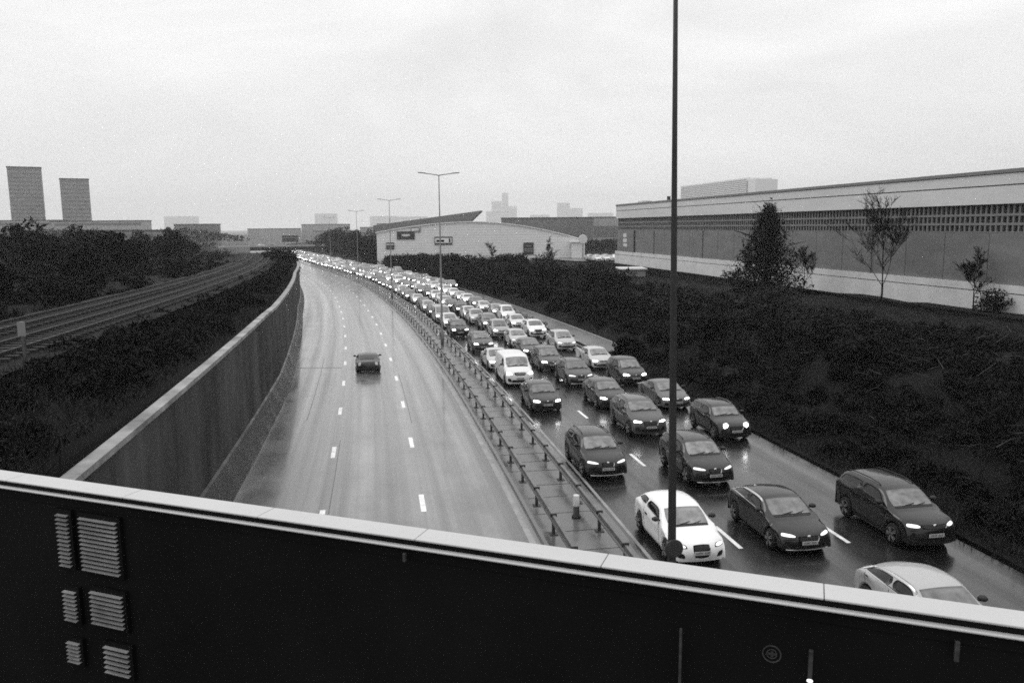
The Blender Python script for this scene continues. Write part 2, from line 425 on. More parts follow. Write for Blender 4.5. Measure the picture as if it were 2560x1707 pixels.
# ------------------------------------------------------------------ guard rails
def guard_rail(u, s0, s1, label, h=0.66, post_step=2.4, double=False, maxposts=100, matb='galv'):
    root = empty('guard_rail', pt(s0, u))
    beam = [(u - 0.05, h - 0.14), (u - 0.09, h - 0.05), (u - 0.05, h + 0.0), (u - 0.09, h + 0.07), (u - 0.05, h + 0.15),
            (u + 0.05, h + 0.15), (u + 0.09, h + 0.07), (u + 0.05, h), (u + 0.09, h - 0.05), (u + 0.05, h - 0.14)]
    V, F = loft(beam, s0, s1, 2.4); mb = MB(); mb.add(V, F); built_at(mb, root, 'beam', M[matb])
    # one post mesh, copied
    p = MB(); p.box(-0.05, 0.05, -0.045, 0.045, -0.05, h + 0.02); p.box(-0.11, 0.11, -0.03, 0.03, h - 0.06, h + 0.06)
    p.box(-0.14, 0.14, -0.14, 0.14, -0.04, 0.03)
    post = p.build('post', M['dark_steel'], root)
    ss = np.arange(s0 + 0.6, s1, post_step)
    for i, s in enumerate(ss[:maxposts]):
        o = post if i == 0 else post.copy()
        if i: COL.objects.link(o); o.parent = root
        q = pt(s, u, 0.13); o.location = (q[0] - root.location.x, q[1] - root.location.y, q[2] - root.location.z)
        o.rotation_euler = (0, 0, -heading(s))
    tag(root, label, 'guard rail', 'steel crash barriers'); return root
guard_rail(0.47, 14, 300, 'long steel crash barrier on the median, beside the empty carriageway', post_step=2.9)
guard_rail(2.05, 14, 300, 'long steel crash barrier on the median, beside the queue of cars', post_step=2.9)
guard_rail(13.93, 84, 146, 'steel crash barrier between the far side of the queue and the footpath', post_step=2.9)

# reflective bollard standing between the barriers
q = pt(27.6, 1.6, 0.13)
bo = empty('marker_bollard', q)
mb = MB(); mb.lathe([(0.16, 0), (0.16, 0.06), (0.11, 0.08), (0.10, 0.42)], n=16); mb.build('bollard_base', M['trim'], bo, True)
mb = MB(); mb.lathe([(0.115, 0.42), (0.12, 0.46), (0.11, 0.80), (0.10, 0.83)], n=16); mb.build('reflective_top', M['sign_white'], bo, True)
tag(bo, 'small bollard with a white top standing between the two median barriers', 'bollard')

# ------------------------------------------------------------------ lamp columns
def lamp_column(s, u, H, label, tilt=(0, 0), sign=False, r0=0.10, r1=0.045):
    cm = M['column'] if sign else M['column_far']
    q = pt(s, u, 0.13)
    root = empty('lamp_column', q, (tilt[1], tilt[0], -heading(s)))
    mb = MB()
    mb.lathe([(r0 * 1.45, 0), (r0 * 1.45, 1.3), (r0 * 1.05, 1.4), (r0, 1.5), (r0 * .78, H * .42), (r1 * 1.25, H * .75), (r1, H)], n=20)
    mb.build('pole', cm, root, True)
    for sx in (-1, 1):
        mb = MB(); mb.tube([(0, 0, H - 0.05), (sx * 0.4, 0, H + 0.02), (sx * 1.2, 0, H + 0.12)], [0.045, 0.04, 0.035], 8)
        arm = mb.build('arm', cm, root, True)
        mb = MB()
        prof = [(0.0, 0.05), (0.12, 0.1), (0.35, 0.13), (0.6, 0.11), (0.72, 0.04)]
        vs = []
        for x, w in prof: vs += [(sx * (1.15 + x), -w, H + .1 + x * .08), (sx * (1.15 + x), w, H + .1 + x * .08), (sx * (1.15 + x), w * .6, H + .18 + x * .08), (sx * (1.15 + x), -w * .6, H + .18 + x * .08)]
        fs = [(i * 4 + j, i * 4 + (j + 1) % 4, i * 4 + 4 + (j + 1) % 4, i * 4 + 4 + j) for i in range(4) for j in range(4)] + [(0, 1, 2, 3), (19, 18, 17, 16)]
        mb.add(vs, fs); mb.build('lantern', M['dark_steel'], arm)
    if sign:
        mb = MB(); mb.lathe([(0.16, -0.16), (0.215, -0.155), (0.22, -0.135), (0.215, -0.12), (0.05, -0.118)], 'y', 32, (0, 0, 2.78))
        so = mb.build('round_sign', M['sign_dark'], root)
        mb = MB(); mb.lathe([(r0 + .03, 2.68), (r0 + .03, 2.88)], n=16); mb.build('clamp', M['dark_steel'], so)
    return tag(root, label, 'street lamp', 'twin armed lamp columns on the median')
lamp_column(17.95, 1.52, 16, 'nearest lamp column, tall and dark across the sky, round sign near its foot', tilt=(-0.014, 0), sign=True)
lamp_column(74, 1.4, 15.4, 'lamp column whose twin arms show largest against the sky, in front of the pale shed')
lamp_column(132, 1.4, 15.8, 'second smaller twin armed lamp column, left of the one before the shed')
lamp_column(192.5, 1.4, 16, 'small faint twin armed lamp column above the dark trees beside the queue')
lamp_column(252, 1.4, 16, 'tiny twin armed lamp column in the distance, the last before the overbridge')

# ------------------------------------------------------------------ railway bridge parapet in the foreground
BR = empty('bridge_parapet', (-0.005, 2.40, 9.0))
ax = Vector((0.9357, -0.3527, 0)).normalized(); an = Vector((0.3527, 0.9357, 0)).normalized()   # along, outward
BR.rotation_euler = (0, 0, math.atan2(ax.y, ax.x))                    # local x along, local y outward
def seg(mb, y0, y1, z0, z1, x0=-9, x1=9, pitch=0.0, gap=0.0, off=0.0):
    if not pitch: return mb.box(x0, x1, y0, y1, z0, z1)
    x = x0 + off
    while x < x1: mb.box(x, x + pitch - gap, y0, y1, z0, z1); x += pitch
    return mb
mb = MB()
for x in np.arange(-9, 9, 0.62): mb.box(x, x + 0.618, -0.047, 0.050, -0.007, 0.0)
mb.build('top_rail', M['white_paint'], BR, bevel=0.0025)
mb = MB(); seg(mb, -0.036, 0.04, -0.075, -0.007); mb.build('rail_channel', M['black_panel'], BR)
mb = MB(); seg(mb, -0.060, -0.0365, -0.033, -0.026); mb.build('lower_lip', M['white_paint'], BR, bevel=0.003)
mb = MB(); seg(mb, -0.03, 0.03, -1.9, -0.0755); mb.build('web_plate', M['black_panel'], BR)
DK = MB(); DK.box(-12, 12, -4.2, 0.05, -2.2, -1.92)
dk = DK.build('bridge_deck', M['bridge']); dk.location = BR.location; dk.rotation_euler = BR.rotation_euler; dk['kind'] = 'structure'
tag(BR, 'black plate girder parapet with a broad white top rail crossing the whole foreground', 'parapet')

# train window reflections added as slats, ring and uprights on the girder's inner face (local x along, z below the rail)
def reflection(x0, x1, z0, z1, n, label):  # striped window reflection modelled as solid slats added to the girder
    root = empty('slatted_reflection', BR.matrix_basis @ Vector((0, 0, 0)), BR.rotation_euler)
    mb = MB(); mb.box(x0 - 0.012, x1 + 0.012, -0.046, -0.0305, z0 - 0.012, z1 + 0.012); mb.build('reflection_frame', M['black_panel'], root)
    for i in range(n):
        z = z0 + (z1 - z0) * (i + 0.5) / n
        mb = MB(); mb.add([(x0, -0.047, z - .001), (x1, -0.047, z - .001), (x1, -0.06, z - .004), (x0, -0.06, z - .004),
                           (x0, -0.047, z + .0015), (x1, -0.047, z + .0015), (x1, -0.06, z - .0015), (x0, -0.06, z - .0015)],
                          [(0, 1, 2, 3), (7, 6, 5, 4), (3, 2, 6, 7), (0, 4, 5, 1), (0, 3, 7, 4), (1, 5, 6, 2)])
        mb.build('reflected_slat', M['reflected_slat'], root)
    return tag(root, label, 'reflection', 'window reflections built as slats on the black girder')

reflection(-1.79, -1.60, -0.325, -0.10, 13, 'topmost and largest pale slatted window reflection on the black girder at lower left')
reflection(-1.765, -1.60, -0.545, -0.40, 8, 'middle pale slatted window reflection of the wider column, below the largest one')
reflection(-1.715, -1.59, -0.745, -0.62, 6, 'lowest pale slatted window reflection of the wider column, at the frame edge')
reflection(-1.91, -1.85, -0.325, -0.10, 13, 'narrow slatted window reflection left of the largest one on the black girder')
reflection(-1.91, -1.845, -0.555, -0.42, 8, 'narrow slatted window reflection left of the middle one on the black girder')
reflection(-1.915, -1.85, -0.735, -0.64, 6, 'narrow slatted window reflection left of the lowest one on the black girder')
def on_girder(name): return empty(name, BR.location, BR.rotation_euler)
rb = on_girder('ring_reflection')                                        # window reflection added as a ring with a small bar device
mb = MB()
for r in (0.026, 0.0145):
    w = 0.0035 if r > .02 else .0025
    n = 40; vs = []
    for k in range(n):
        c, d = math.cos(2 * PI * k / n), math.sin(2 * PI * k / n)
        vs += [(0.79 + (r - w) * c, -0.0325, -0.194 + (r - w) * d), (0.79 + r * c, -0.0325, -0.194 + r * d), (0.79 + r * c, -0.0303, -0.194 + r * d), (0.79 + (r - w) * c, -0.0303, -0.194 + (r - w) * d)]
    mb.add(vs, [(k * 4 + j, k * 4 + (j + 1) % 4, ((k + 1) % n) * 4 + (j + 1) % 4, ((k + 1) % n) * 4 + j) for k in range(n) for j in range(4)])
mb.build('ring', M['reflection_faint'], rb)
mb = MB(); mb.box(0.780, 0.801, -0.033, -0.0303, -0.197, -0.191); mb.box(0.787, 0.794, -0.033, -0.0303, -0.203, -0.185); mb.build('centre_mark', M['reflection_faint'], rb)
tag(rb, 'faint ring-shaped window reflection on the black girder at lower right', 'reflected_ring')
def reflected_upright(x, z0, z1, label, lit, w=0.006):  # added uprights and glowing spots stand in for train window reflections
    r = on_girder('girder_reflection')
    mb = MB(); mb.box(x - w, x + w, -0.062, -0.0505, z0, z1); mb.build('upright_reflection', M['reflection_faint'], r, bevel=0.002)
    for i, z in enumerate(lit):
        mb = MB(); mb.lathe([(0.002, -0.008), (0.0045, -0.004), (0.0045, 0.004), (0.002, 0.008)], 'x', 12, (x, -0.064, z)); mb.build('lamp', M['spot_reflection'], r, True)  # no real lamp: glowing spot added for a reflection
    return tag(r, label, 'fitting', 'grey upright window reflections on the black girder')
reflected_upright(0.892, -0.30, -0.15, 'grey upright window reflection with two bright spots, lowest on the black girder right of the ring', (-0.236, -0.249))
reflected_upright(1.24, -0.115, -0.06, 'short grey upright window reflection near the right end of the black girder', ())
reflected_upright(0.54, -0.34, -0.15, 'long dim grey upright window reflection left of the ring', (), 0.004)
reflected_upright(-0.355, -0.077, -0.078 + .03, 'tiny pale upright window reflection under the middle of the white rail', (), 0.005)

# ------------------------------------------------------------------ grey warehouse on the right
A = Vector((25.15, 190.0, 0)); Bp = Vector((47.25, 74.0, 0))
wd_ = (Bp - A).normalized(); wn = Vector((wd_.y, -wd_.x, 0))           # wn: out of the facade, towards the road
if wn.x > 0: wn = -wn
LEN = 190.0
WH = empty('warehouse', (A.x, A.y, 0.0))
def whbox(mb, s0, s1, d0, d1, z0, z1):
    """s along the facade from the far corner, d out of the facade"""
    return mb.obox((0, 0, 0), wd_, wn, (0, 0, 1), s0, s1, d0, d1, z0, z1)
def whpart(name, m, *boxes):
    mb = MB()
    for b in boxes: whbox(mb, *b)
    return mb.build(name, m, WH)
whpart('rear_block', M['wh_grey'], (0.3, LEN, -60, -0.6, 0, 14.3))
whpart('lower_wall', M['wh_grey'], (0, LEN, -0.58, 0, 4.1, 9.05))
wj = MB()
for s in np.arange(6, LEN, 6.0): whbox(wj, s, s + 0.05, 0.002, 0.012, 4.2, 9.0)
wj.build('panel_joints', M['wh_dark'], WH)
whpart('upper_cladding', M['wh_pale'], (0, LEN, -0.58, 0.35, 11.75, 13.42), (0, LEN, -0.58, 0.36, 13.55, 14.55))
whpart('cladding_joint', M['wh_line'], (0, LEN, -0.56, 0.28, 13.42, 13.55))
whpart('roof_edge', M['wh_edge'], (-0.1, LEN, -60, 0.5, 14.62, 14.95))
whpart('eaves_gap', M['wh_line'], (0, LEN, -0.56, 0.3, 14.55, 14.62))
whpart('louvre_back', M['wh_dark'], (0, LEN, -0.58, -0.25, 9.05, 11.75))
whpart('louvre_rail', M['wh_fin'], (0, LEN, -0.24, -0.02, 9.75, 9.98), (0, LEN, -0.24, -0.02, 10.62, 10.85), (0, LEN, -0.24, 0.02, 9.05, 9.15))
fm = MB()
for s in np.arange(0.3, LEN, 0.68): whbox(fm, s, s + 0.2, -0.24, -0.06, 9.15, 11.74)
fm.build('louvre_fins', M['wh_fin'], WH)
whpart('plinth', M['wh_white'], (-1.0, LEN, -0.5, 0.25, 3.42, 4.15), (-1.0, LEN, -0.5, 0.30, 1.0, 3.32))
whpart('plinth_joint', M['wh_line'], (-1.0, LEN, -0.5, 0.2, 3.32, 3.42))
whpart('corner_panel', M['wh_grey'], (1.0, 12.0, 0.003, 0.22, 4.2, 8.95))
whpart('corner_panel_edge', M['wh_dark'], (12.0, 12.35, 0.003, 0.25, 4.2, 9.0), (0.5, 12.3, 0.004, 0.2, 4.12, 4.3))
whpart('wall_sign', M['sign_white'], (5.2, 7.4, 0.225, 0.30, 7.4, 8.3), (5.0, 7.6, 0.225, 0.30, 6.3, 7.1), (5.2, 7.8, 0.225, 0.30, 5.3, 6.0))
pb = whpart('rooftop_plant', M['plant'], (16, 46, -14, -9, 14.95, 18.4), (46.2, 49, -13.5, -9.2, 14.95, 18.0))
pj = MB()
for z in np.arange(15.3, 18.3, 0.34): whbox(pj, 16.1, 46, -9, -8.94, z, z + 0.1)
pj.build('plant_louvres', M['plant_dark'], pb)
whpart('roof_vent', M['sign_white'], (8.5, 11.5, -4, -2, 14.96, 15.5))
whpart('roof_cowl', M['wh_dark'], (14.6, 15.2, -7, -6.4, 14.96, 16.3))
dp = MB()
for s in (24, 48, 72, 96, 120, 144):
    whbox(dp, s - .07, s + .07, 0.012, 0.16, 4.16, 9.04)
dp.build('downpipes', M['wh_edge'], WH)
tag(WH, 'long flat roofed grey warehouse with pale upper cladding and rows of dark louvre squares', 'warehouse')

bw_ = empty('boundary_wall', (A.x, A.y, 0))
mb = MB(); whbox(mb, -6, LEN, 5.6, 5.95, -1.0, 1.9); 
mb.build('wall_panel', M['bwall'], bw_)
mb = MB(); whbox(mb, -6, LEN, 5.5, 6.05, 1.9, 2.05); mb.build('wall_coping', M['bwall'], bw_)
tag(bw_, 'low dark boundary wall along the front of the long warehouse', 'wall')
kio = empty('flat_roofed_hut', (22.5, 150, -0.5))
mb = MB(); mb.box(-2.2, 2.2, -3, 3, 0, 2.5); mb.build('hut_wall', M['con_dark'], kio)
mb = MB(); mb.box(-2.5, 2.5, -3.4, 3.4, 2.5, 2.75); mb.build('hut_roof', M['wh_white'], kio, bevel=0.03)
mb = MB(); mb.box(-0.5, 0.5, -3.04, -2.98, 0.05, 2.1); mb.build('hut_door', M['win_dark'], kio)
tag(kio, 'small hut with a flat white roof half buried in the scrub beside the warehouse wall', 'hut')

# ------------------------------------------------------------------ pale retail shed with a curved roof
SH = empty('curved_roof_shed', (-10.9, 265, -3.6)); SH.scale = (1.36,) * 3
xs_ = np.linspace(-24.6, 24.5, 33)
def archz(x): 
    t = (x + 1.5) / 24.6
    return 11.15 - (2.7 if x < -1.5 else 3.9) * abs(t) ** 1.85
mb = MB(); n = len(xs_)
front = [(x, 0, archz(x)) for x in xs_] + [(x, 0, -2) for x in xs_]
mb.add(front, [(i, i + n, i + n + 1, i + 1) for i in range(n - 1)])
mb.add([(xs_[0], 0, -2), (xs_[0], 0, archz(xs_[0])), (xs_[0], 55, archz(xs_[0])), (xs_[0], 55, -2)], [(0, 1, 2, 3)])
mb.add([(xs_[-1], 0, -2), (xs_[-1], 0, archz(xs_[-1])), (xs_[-1], 55, archz(xs_[-1])), (xs_[-1], 55, -2)], [(3, 2, 1, 0)])
mb.build('front_wall', M['shed'], SH)
mb = MB(); vs = []
for x in xs_: vs += [(x * 1.01, -0.35, archz(x) + 0.02), (x * 1.01, 55, archz(x) + 0.02), (x * 1.01, 55, archz(x) + 0.25), (x * 1.01, -0.35, archz(x) + 0.25)]
mb.add(vs, [(i * 4 + j, i * 4 + 4 + j, i * 4 + 4 + (j + 1) % 4, i * 4 + (j + 1) % 4) for i in range(n - 1) for j in range(4)] + [(0, 1, 2, 3), ((n - 1) * 4 + 3, (n - 1) * 4 + 2, (n - 1) * 4 + 1, (n - 1) * 4)])
mb.build('curved_roof', M['shed'], SH)
mb = MB()
for z in np.arange(2.5, 10.8, 0.62):
    xx = [x for x in xs_ if archz(x) > z + 0.15]
    if len(xx) > 1: mb.box(xx[0], xx[-1], -0.015, -0.004, z, z + 0.05)
mb.build('siding_joints', M['shed_roof'], SH)
def shed_sign(x0, x1, z0, z1, base, *marks):
    mb = MB(); mb.box(x0, x1, -0.25, -0.02, z0, z1); b = mb.build('sign_board', M[base], SH)
    for (a, c, d, e, m) in marks:
        mb = MB(); w, h = x1 - x0, z1 - z0; mb.box(x0 + a * w, x0 + c * w, -0.29, -0.255, z0 + d * h, z0 + e * h); mb.build('sign_mark', M[m], b)
px = lambda x: (x - 1176) / 1829 * 196 + 8
shed_sign(px(958) - 4.3, px(958), 7.25, 9.15, 'sign_dark', (.28, .74, .42, .64, 'sign_white'), (.36, .62, .36, .42, 'sign_white'))
shed_sign(px(893), px(911), 4.9, 6.5, 'sign_dark', (.0, 1, .62, .78, 'sign_white'), (.15, .85, .2, .3, 'sign_grey'))
shed_sign(px(950), px(972), 8.95, 10.05, 'sign_grey', (.08, .8, .2, .8, 'shed'), (.3, .9, .3, .42, 'sign_grey'))
shed_sign(px(1003), px(1043), 5.9, 7.8, 'sign_dark', (.04, .96, .2, .82, 'shed'), (.1, .55, .32, .6, 'sign_white'), (.8, .9, .25, .75, 'sign_dark'))
shed_sign(px(1204), px(1227), 3.35, 6.2, 'sign_dark', (.12, .88, .42, .5, 'sign_grey'), (.12, .88, .26, .34, 'sign_grey'), (.2, .8, .7, .76, 'sign_grey'))
mb = MB(); mb.box(22.6, 25.6, -3.5, -0.3, -1, 6.2); mb.box(22.2, 26.0, -3.9, -0.3, 6.2, 6.5); mb.build('entrance_porch', M['shed'], SH)
tag(SH, 'wide white retail shed with a low curved roof and dark signboards', 'shed')
dr_ = empty('round_disc_sign', (23.0, 257, -3.6)); dr_.scale = (1.36,) * 3
mb = MB(); mb.lathe([(.12, 1), (.12, 6.2)], n=10); mb.build('sign_post', M['galv'], dr_)
mb = MB(); mb.lathe([(1.0, -0.12), (1.05, 0), (1.0, 0.12)], 'y', 28, (0, 0, 7.0)); mb.build('sign_disc', M['sign_white'], dr_)
tag(dr_, 'round white disc sign on a post at the right corner of the curved shed', 'sign')

# dark building with a raking roof behind the shed
WG = empty('raked_roof_stand', (-38.1, 381, -7.7)); WG.scale = (1.36,) * 3
mb = MB()
pf = [(-20, 13.9), (17.8, 18.7), (13.2, 14.4), (13.2, 0), (-20, 0)]
mb.add([(x, 0, z) for x, z in pf] + [(x, 14, z) for x, z in pf], [(4, 3, 2, 1, 0)[::-1], (5, 6, 7, 8, 9)] + [(i, (i + 1) % 5, (i + 1) % 5 + 5, i + 5) for i in range(5)])
mb.build('raking_roof', M['con_mid'], WG)
tag(WG, 'grey building with a roof that rakes up to a point behind the curved shed', 'building')

# ------------------------------------------------------------------ overbridge across the far end
OB = empty('overbridge', pt(470, 5, 0))
a = heading(470); ox = Vector((math.cos(a), -math.sin(a), 0)); oy = Vector((math.sin(a), math.cos(a), 0))
def ob(name, m, *bx):
    mb = MB()
    for b in bx: mb.obox((0, 0, 0), ox, oy, (0, 0, 1), *b)
    return mb.build(name, m, OB)
zz = -OB.location.z
ob('deck_beam', M['bridge'], (-19.5, 46, 0, 9, zz - 1.9, zz + 0.1))
ob('parapet_panel', M['con_pale'], (-19.5, 46, -0.2, 0.05, zz + 0.1, zz + 1.0))
ob('abutment', M['con_dark'], (-36, -19.5, -1, 10, 0, zz + 0.6))
ob('abutment', M['con_dark'], (46, 60, -1, 10, 0, zz + 0.6))
ob('pier', M['con_mid'], (-4.2, -3.4, 1, 8, 0, zz - 1.9))
tag(OB, 'dark beam overbridge with a pale parapet crossing the road at its far end', 'bridge')
gs = empty('traffic_sign_board', Vector(pt(478, 3.5, 0)))
mb = MB(); mb.obox((0, 0, 0), ox, oy, (0, 0, 1), 0, 9, 0, 0.3, zz + 2.6, zz + 6.2); mb.build('board', M['sign_dark'], gs)
mb = MB(); mb.obox((0, 0, 0), ox, oy, (0, 0, 1), 0.3, 8.7, -0.05, -0.01, zz + 4.7, zz + 5.1); mb.build('board_stripe', M['sign_grey'], gs)
mb = MB()
for x in (1, 8): mb.obox((0, 0, 0), ox, oy, (0, 0, 1), x - .15, x + .15, 0.31, 0.6, zz - 0.0, zz + 5)
mb.build('board_legs', M['dark_steel'], gs)
tag(gs, 'dark rectangular sign board standing above the overbridge', 'sign')

# ------------------------------------------------------------------ railway on the left plateau
def rail_line(u, label):
    root = empty('railway_track', pt(30, u, 5.38))
    for du in (-0.72, 0.72):
        V, F = loft([(u + du - .035, 5.9), (u + du - .035, 6.05), (u + du + .035, 6.05), (u + du + .035, 5.9)], 14, 260, 3)
        mb = MB(); mb.add(V, F); built_at(mb, root, 'rail', M['rail_steel'])
    mb = MB()
    for s in np.arange(14, 150, 0.8):
        h = heading(s); mb.obox(pt(s, u, 0), (math.cos(h), -math.sin(h), 0), (math.sin(h), math.cos(h), 0), (0, 0, 1), -1.25, 1.25, -.12, .12, 5.78, 5.9)
    built_at(mb, root, 'sleepers', M['sleeper'])
    return tag(root, label, 'railway track', 'railway tracks left of the wall')
strip('track_bed', -25.2, -16.9, 8, 260, 5.78, M['ballast'], 3, 'structure', 3)
rail_line(-19.2, 'railway track nearer to the retaining wall, on a ballast bed')
rail_line(-22.8, 'railway track farther from the retaining wall, beside the dark trees')
mp_ = empty('marker_post', pt(31.5, -17.4, 5.7))
mb = MB(); mb.box(-.05, .05, -.05, .05, 0, 1.5); mb.build('post', M['galv'], mp_)
mb = MB(); mb.box(-.14, .14, -.07, -.052, 1.0, 1.5); mb.build('plate', M['sign_grey'], mp_)
tag(mp_, 'short pale lineside marker post at the left edge', 'post')

# ------------------------------------------------------------------ vegetation
def rand_dirs(n):
    d = rng.normal(size=(n, 3)); return d / np.linalg.norm(d, axis=1)[:, None]
def leaf_quads(P, size, flat=0.0):
    """one bent leaf-clump quad per point"""
    n = len(P); a = rand_dirs(n); b = np.cross(a, rand_dirs(n)); b /= np.maximum(np.linalg.norm(b, axis=1), 1e-6)[:, None]
    s = size * rng.uniform(0.5, 1.3, n)[:, None]
    V = np.stack([P - a * s * .55 - b * s * .14, P + a * s * .1 - b * s * .26, P + a * s * .75, P + b * s * .26], 1)
    return V.reshape(-1, 3), np.arange(4 * n).reshape(-1, 4)
def stems(P0, D, w):
    """thin tapering blades from P0 along D"""
    n = len(P0); c = np.cross(D, rand_dirs(n)); c /= np.maximum(np.linalg.norm(c, axis=1), 1e-6)[:, None]
    m = P0 + D * .55 + rand_dirs(n) * np.linalg.norm(D, axis=1)[:, None] * .09; e = P0 + D
    V = np.stack([P0 - c * w, P0 + c * w, m + c * w * .7, m - c * w * .7, e + c * w * .2, e - c * w * .2], 1).reshape(-1, 3)
    i = np.arange(n)[:, None] * 6
    return V, np.concatenate([i + np.array([[0, 1, 2, 3]]), i + np.array([[3, 2, 4, 5]])])
def blob_points(n, rad, shell=0.55, lumps=7):
    """points through a lumpy crown volume; denser to the outside, with gaps"""
    C = rand_dirs(lumps) * np.array(rad) * rng.uniform(.35, .75, lumps)[:, None]
    k = rng.integers(0, lumps, n); d = rand_dirs(n)
    r = rng.uniform(shell, 1, n)[:, None] ** 0.6
    P = C[k] + d * r * np.array(rad) * rng.uniform(.30, .55, lumps)[k][:, None]
    return P
def join(parts):
    V = []; Q = []; o = 0
    for v, q in parts: V.append(v); Q.append(q + o); o += len(v)
    return np.concatenate(V), np.concatenate(Q)
def ground_h(s, u):
    pr = ground_profile(s); return float(np.interp(u, [p[0] for p in pr], [p[1] for p in pr]))

def scrub(name, n, place, rad, leaf, per, material, dens_twig=0.35):
    parts = []
    for _ in range(n):
        s, u, k = place()
        h = ground_h(s, u); o = np.array(pt(s, u, h)); r = rng.uniform(*rad) * k
        P = blob_points(per, (r, r, r * rng.uniform(.55, .9)), .2, 5); P[:, 2] = np.abs(P[:, 2] + r * .25)
        parts.append(leaf_quads(P + o, leaf * (.7 + .5 * k)))
        nt_ = int(per * dens_twig * .4); D = rand_dirs(nt_) * r * .8; D[:, 2] = np.abs(D[:, 2]) * 1.3
        P0 = np.repeat(o[None], nt_, 0) + rng.normal(size=(nt_, 3)) * r * .4 * np.array([1, 1, .2])
        parts.append(stems(P0, D, 0.012 + 0.004 * leaf * 10))
    V, Q = join(parts)
    return link_mesh(name, np_mesh(name, V, Q), material)
U = lambda a, b: rng.uniform(a, b)
def s_rand(a, b): return math.exp(U(math.log(a + 12), math.log(b + 12))) - 12      # denser near by
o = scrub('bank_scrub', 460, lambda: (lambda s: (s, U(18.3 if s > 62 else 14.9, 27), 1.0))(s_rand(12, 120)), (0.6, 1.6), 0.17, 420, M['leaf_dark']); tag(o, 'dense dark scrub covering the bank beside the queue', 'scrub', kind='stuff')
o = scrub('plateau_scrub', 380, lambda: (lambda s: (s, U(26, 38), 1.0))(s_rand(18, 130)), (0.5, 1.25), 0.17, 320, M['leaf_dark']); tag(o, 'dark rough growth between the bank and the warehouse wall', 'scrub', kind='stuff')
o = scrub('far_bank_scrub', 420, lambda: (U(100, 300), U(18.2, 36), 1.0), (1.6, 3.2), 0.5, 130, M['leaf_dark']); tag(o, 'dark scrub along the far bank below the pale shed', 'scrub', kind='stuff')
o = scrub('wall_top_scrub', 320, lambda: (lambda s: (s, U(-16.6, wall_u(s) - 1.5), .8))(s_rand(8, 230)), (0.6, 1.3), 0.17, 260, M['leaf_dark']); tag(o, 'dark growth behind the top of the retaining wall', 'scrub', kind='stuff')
o = scrub('lineside_scrub', 620, lambda: (lambda s: (s, U(-75, -26.5), 1.0))(s_rand(14, 240)), (1.0, 2.4), 0.26, 260, M['leaf_dark']); tag(o, 'dark scrub spreading on the far side of the railway', 'scrub', kind='stuff')
o = scrub('near_corner_scrub', 80, lambda: (U(4, 17.5), U(-14, -11.95), 1.0), (0.5, 0.9), 0.16, 420, M['leaf_dark']); tag(o, 'dark growth spilling over the near end of the retaining wall', 'scrub', kind='stuff')
# short rough grass and litter blades
parts = []
for (n, sa, sb, ua, ub) in ((16000, 12, 110, 17.3, 42), (14000, 12, 66, 13.35, 18), (14000, 8, 120, -17, -12.2), (9000, 12, 130, -70, -25.4), (1500, 15, 110, 13.7, 14.2)):
    ss_ = np.exp(rng.uniform(math.log(sa + 12), math.log(sb + 12), n)) - 12; uu = rng.uniform(ua, ub, n)
    P = np.array([pt(a, b, ground_h(a, b) if b != 0 else 0) for a, b in zip(ss_, uu)]); 
    D = rng.normal(size=(n, 3)) * .16; D[:, 2] = rng.uniform(.1, .45, n)
    parts.append(stems(P, D, .02))
V, Q = join(parts); o = link_mesh('rough_grass', np_mesh('rough_grass', V, Q), M['leaf_mid']); tag(o, 'rough dark grass on the banks', 'grass', kind='stuff')
o = scrub('trackside_wisps', 150, lambda: (lambda s: (s, U(-26.5, -24.2) if rng.random() < .6 else U(-18.3, -16.2), 1.0))(s_rand(18, 160)), (0.4, 1.0), 0.16, 170, M['leaf_dark']); tag(o, 'wispy dark growth along both edges of the track bed', 'scrub', kind='stuff')
# pale dead stems lying through the bank
n = 1100; ss_ = rng.uniform(14, 100, n); uu = rng.uniform(18, 40, n)
P = np.array([pt(a, b, ground_h(a, b) + rng.uniform(.4, 1.7)) for a, b in zip(ss_, uu)]); D = rng.normal(size=(n, 3)) * np.array([.7, .7, .35])
V, Q = stems(P, D, .014); o = link_mesh('dead_stems', np_mesh('dead_stems', V, Q), M['twig']); tag(o, 'pale dead stems caught in the dark bank', 'stems', kind='stuff')

def branch_tree(H, spread, levels=4, r0=0.14, seed=1, up=0.55, first=0.28, kids=(5, 7)):
    """bare crown: list of tubes"""
    R = random.Random(seed); mb = MB()
    def grow(p, d, ln, r, lv):
        q = [p]; dd = d.copy(); seg_n = 4 if lv == 0 else 3
        for i in range(seg_n):
            dd = (dd + Vector((R.uniform(-1, 1), R.uniform(-1, 1), R.uniform(-.3, .8))) * (.06 if lv == 0 else .17)).normalized()
            q.append(q[-1] + dd * ln / seg_n)
        mb.tube(q, [r * (1 - .6 * i / seg_n) for i in range(seg_n + 1)], 6 if lv < 2 else 3, False)
        if lv >= levels: return
        for c in range(R.randint(*kids) + (4 if lv == 0 else 0)):
            t = R.uniform(first if lv == 0 else .2, .98); k = min(int(t * seg_n), seg_n - 1); b = q[k].lerp(q[k + 1], t * seg_n - k)
            az = R.uniform(0, 2 * PI); tilt = R.uniform(.45, 1.0)
            nd = (dd * math.cos(tilt) + Vector((math.cos(az), math.sin(az), up * R.uniform(0, 1))) * math.sin(tilt)).normalized()
            grow(b, nd, ln * R.uniform(.36, .6) * (1.1 - .5 * t if lv == 0 else 1) * (spread if lv == 0 else 1), max(r * .48, .02), lv + 1)
    grow(Vector((0, 0, 0)), Vector((0, 0, 1)), H, r0, 0)
    return mb
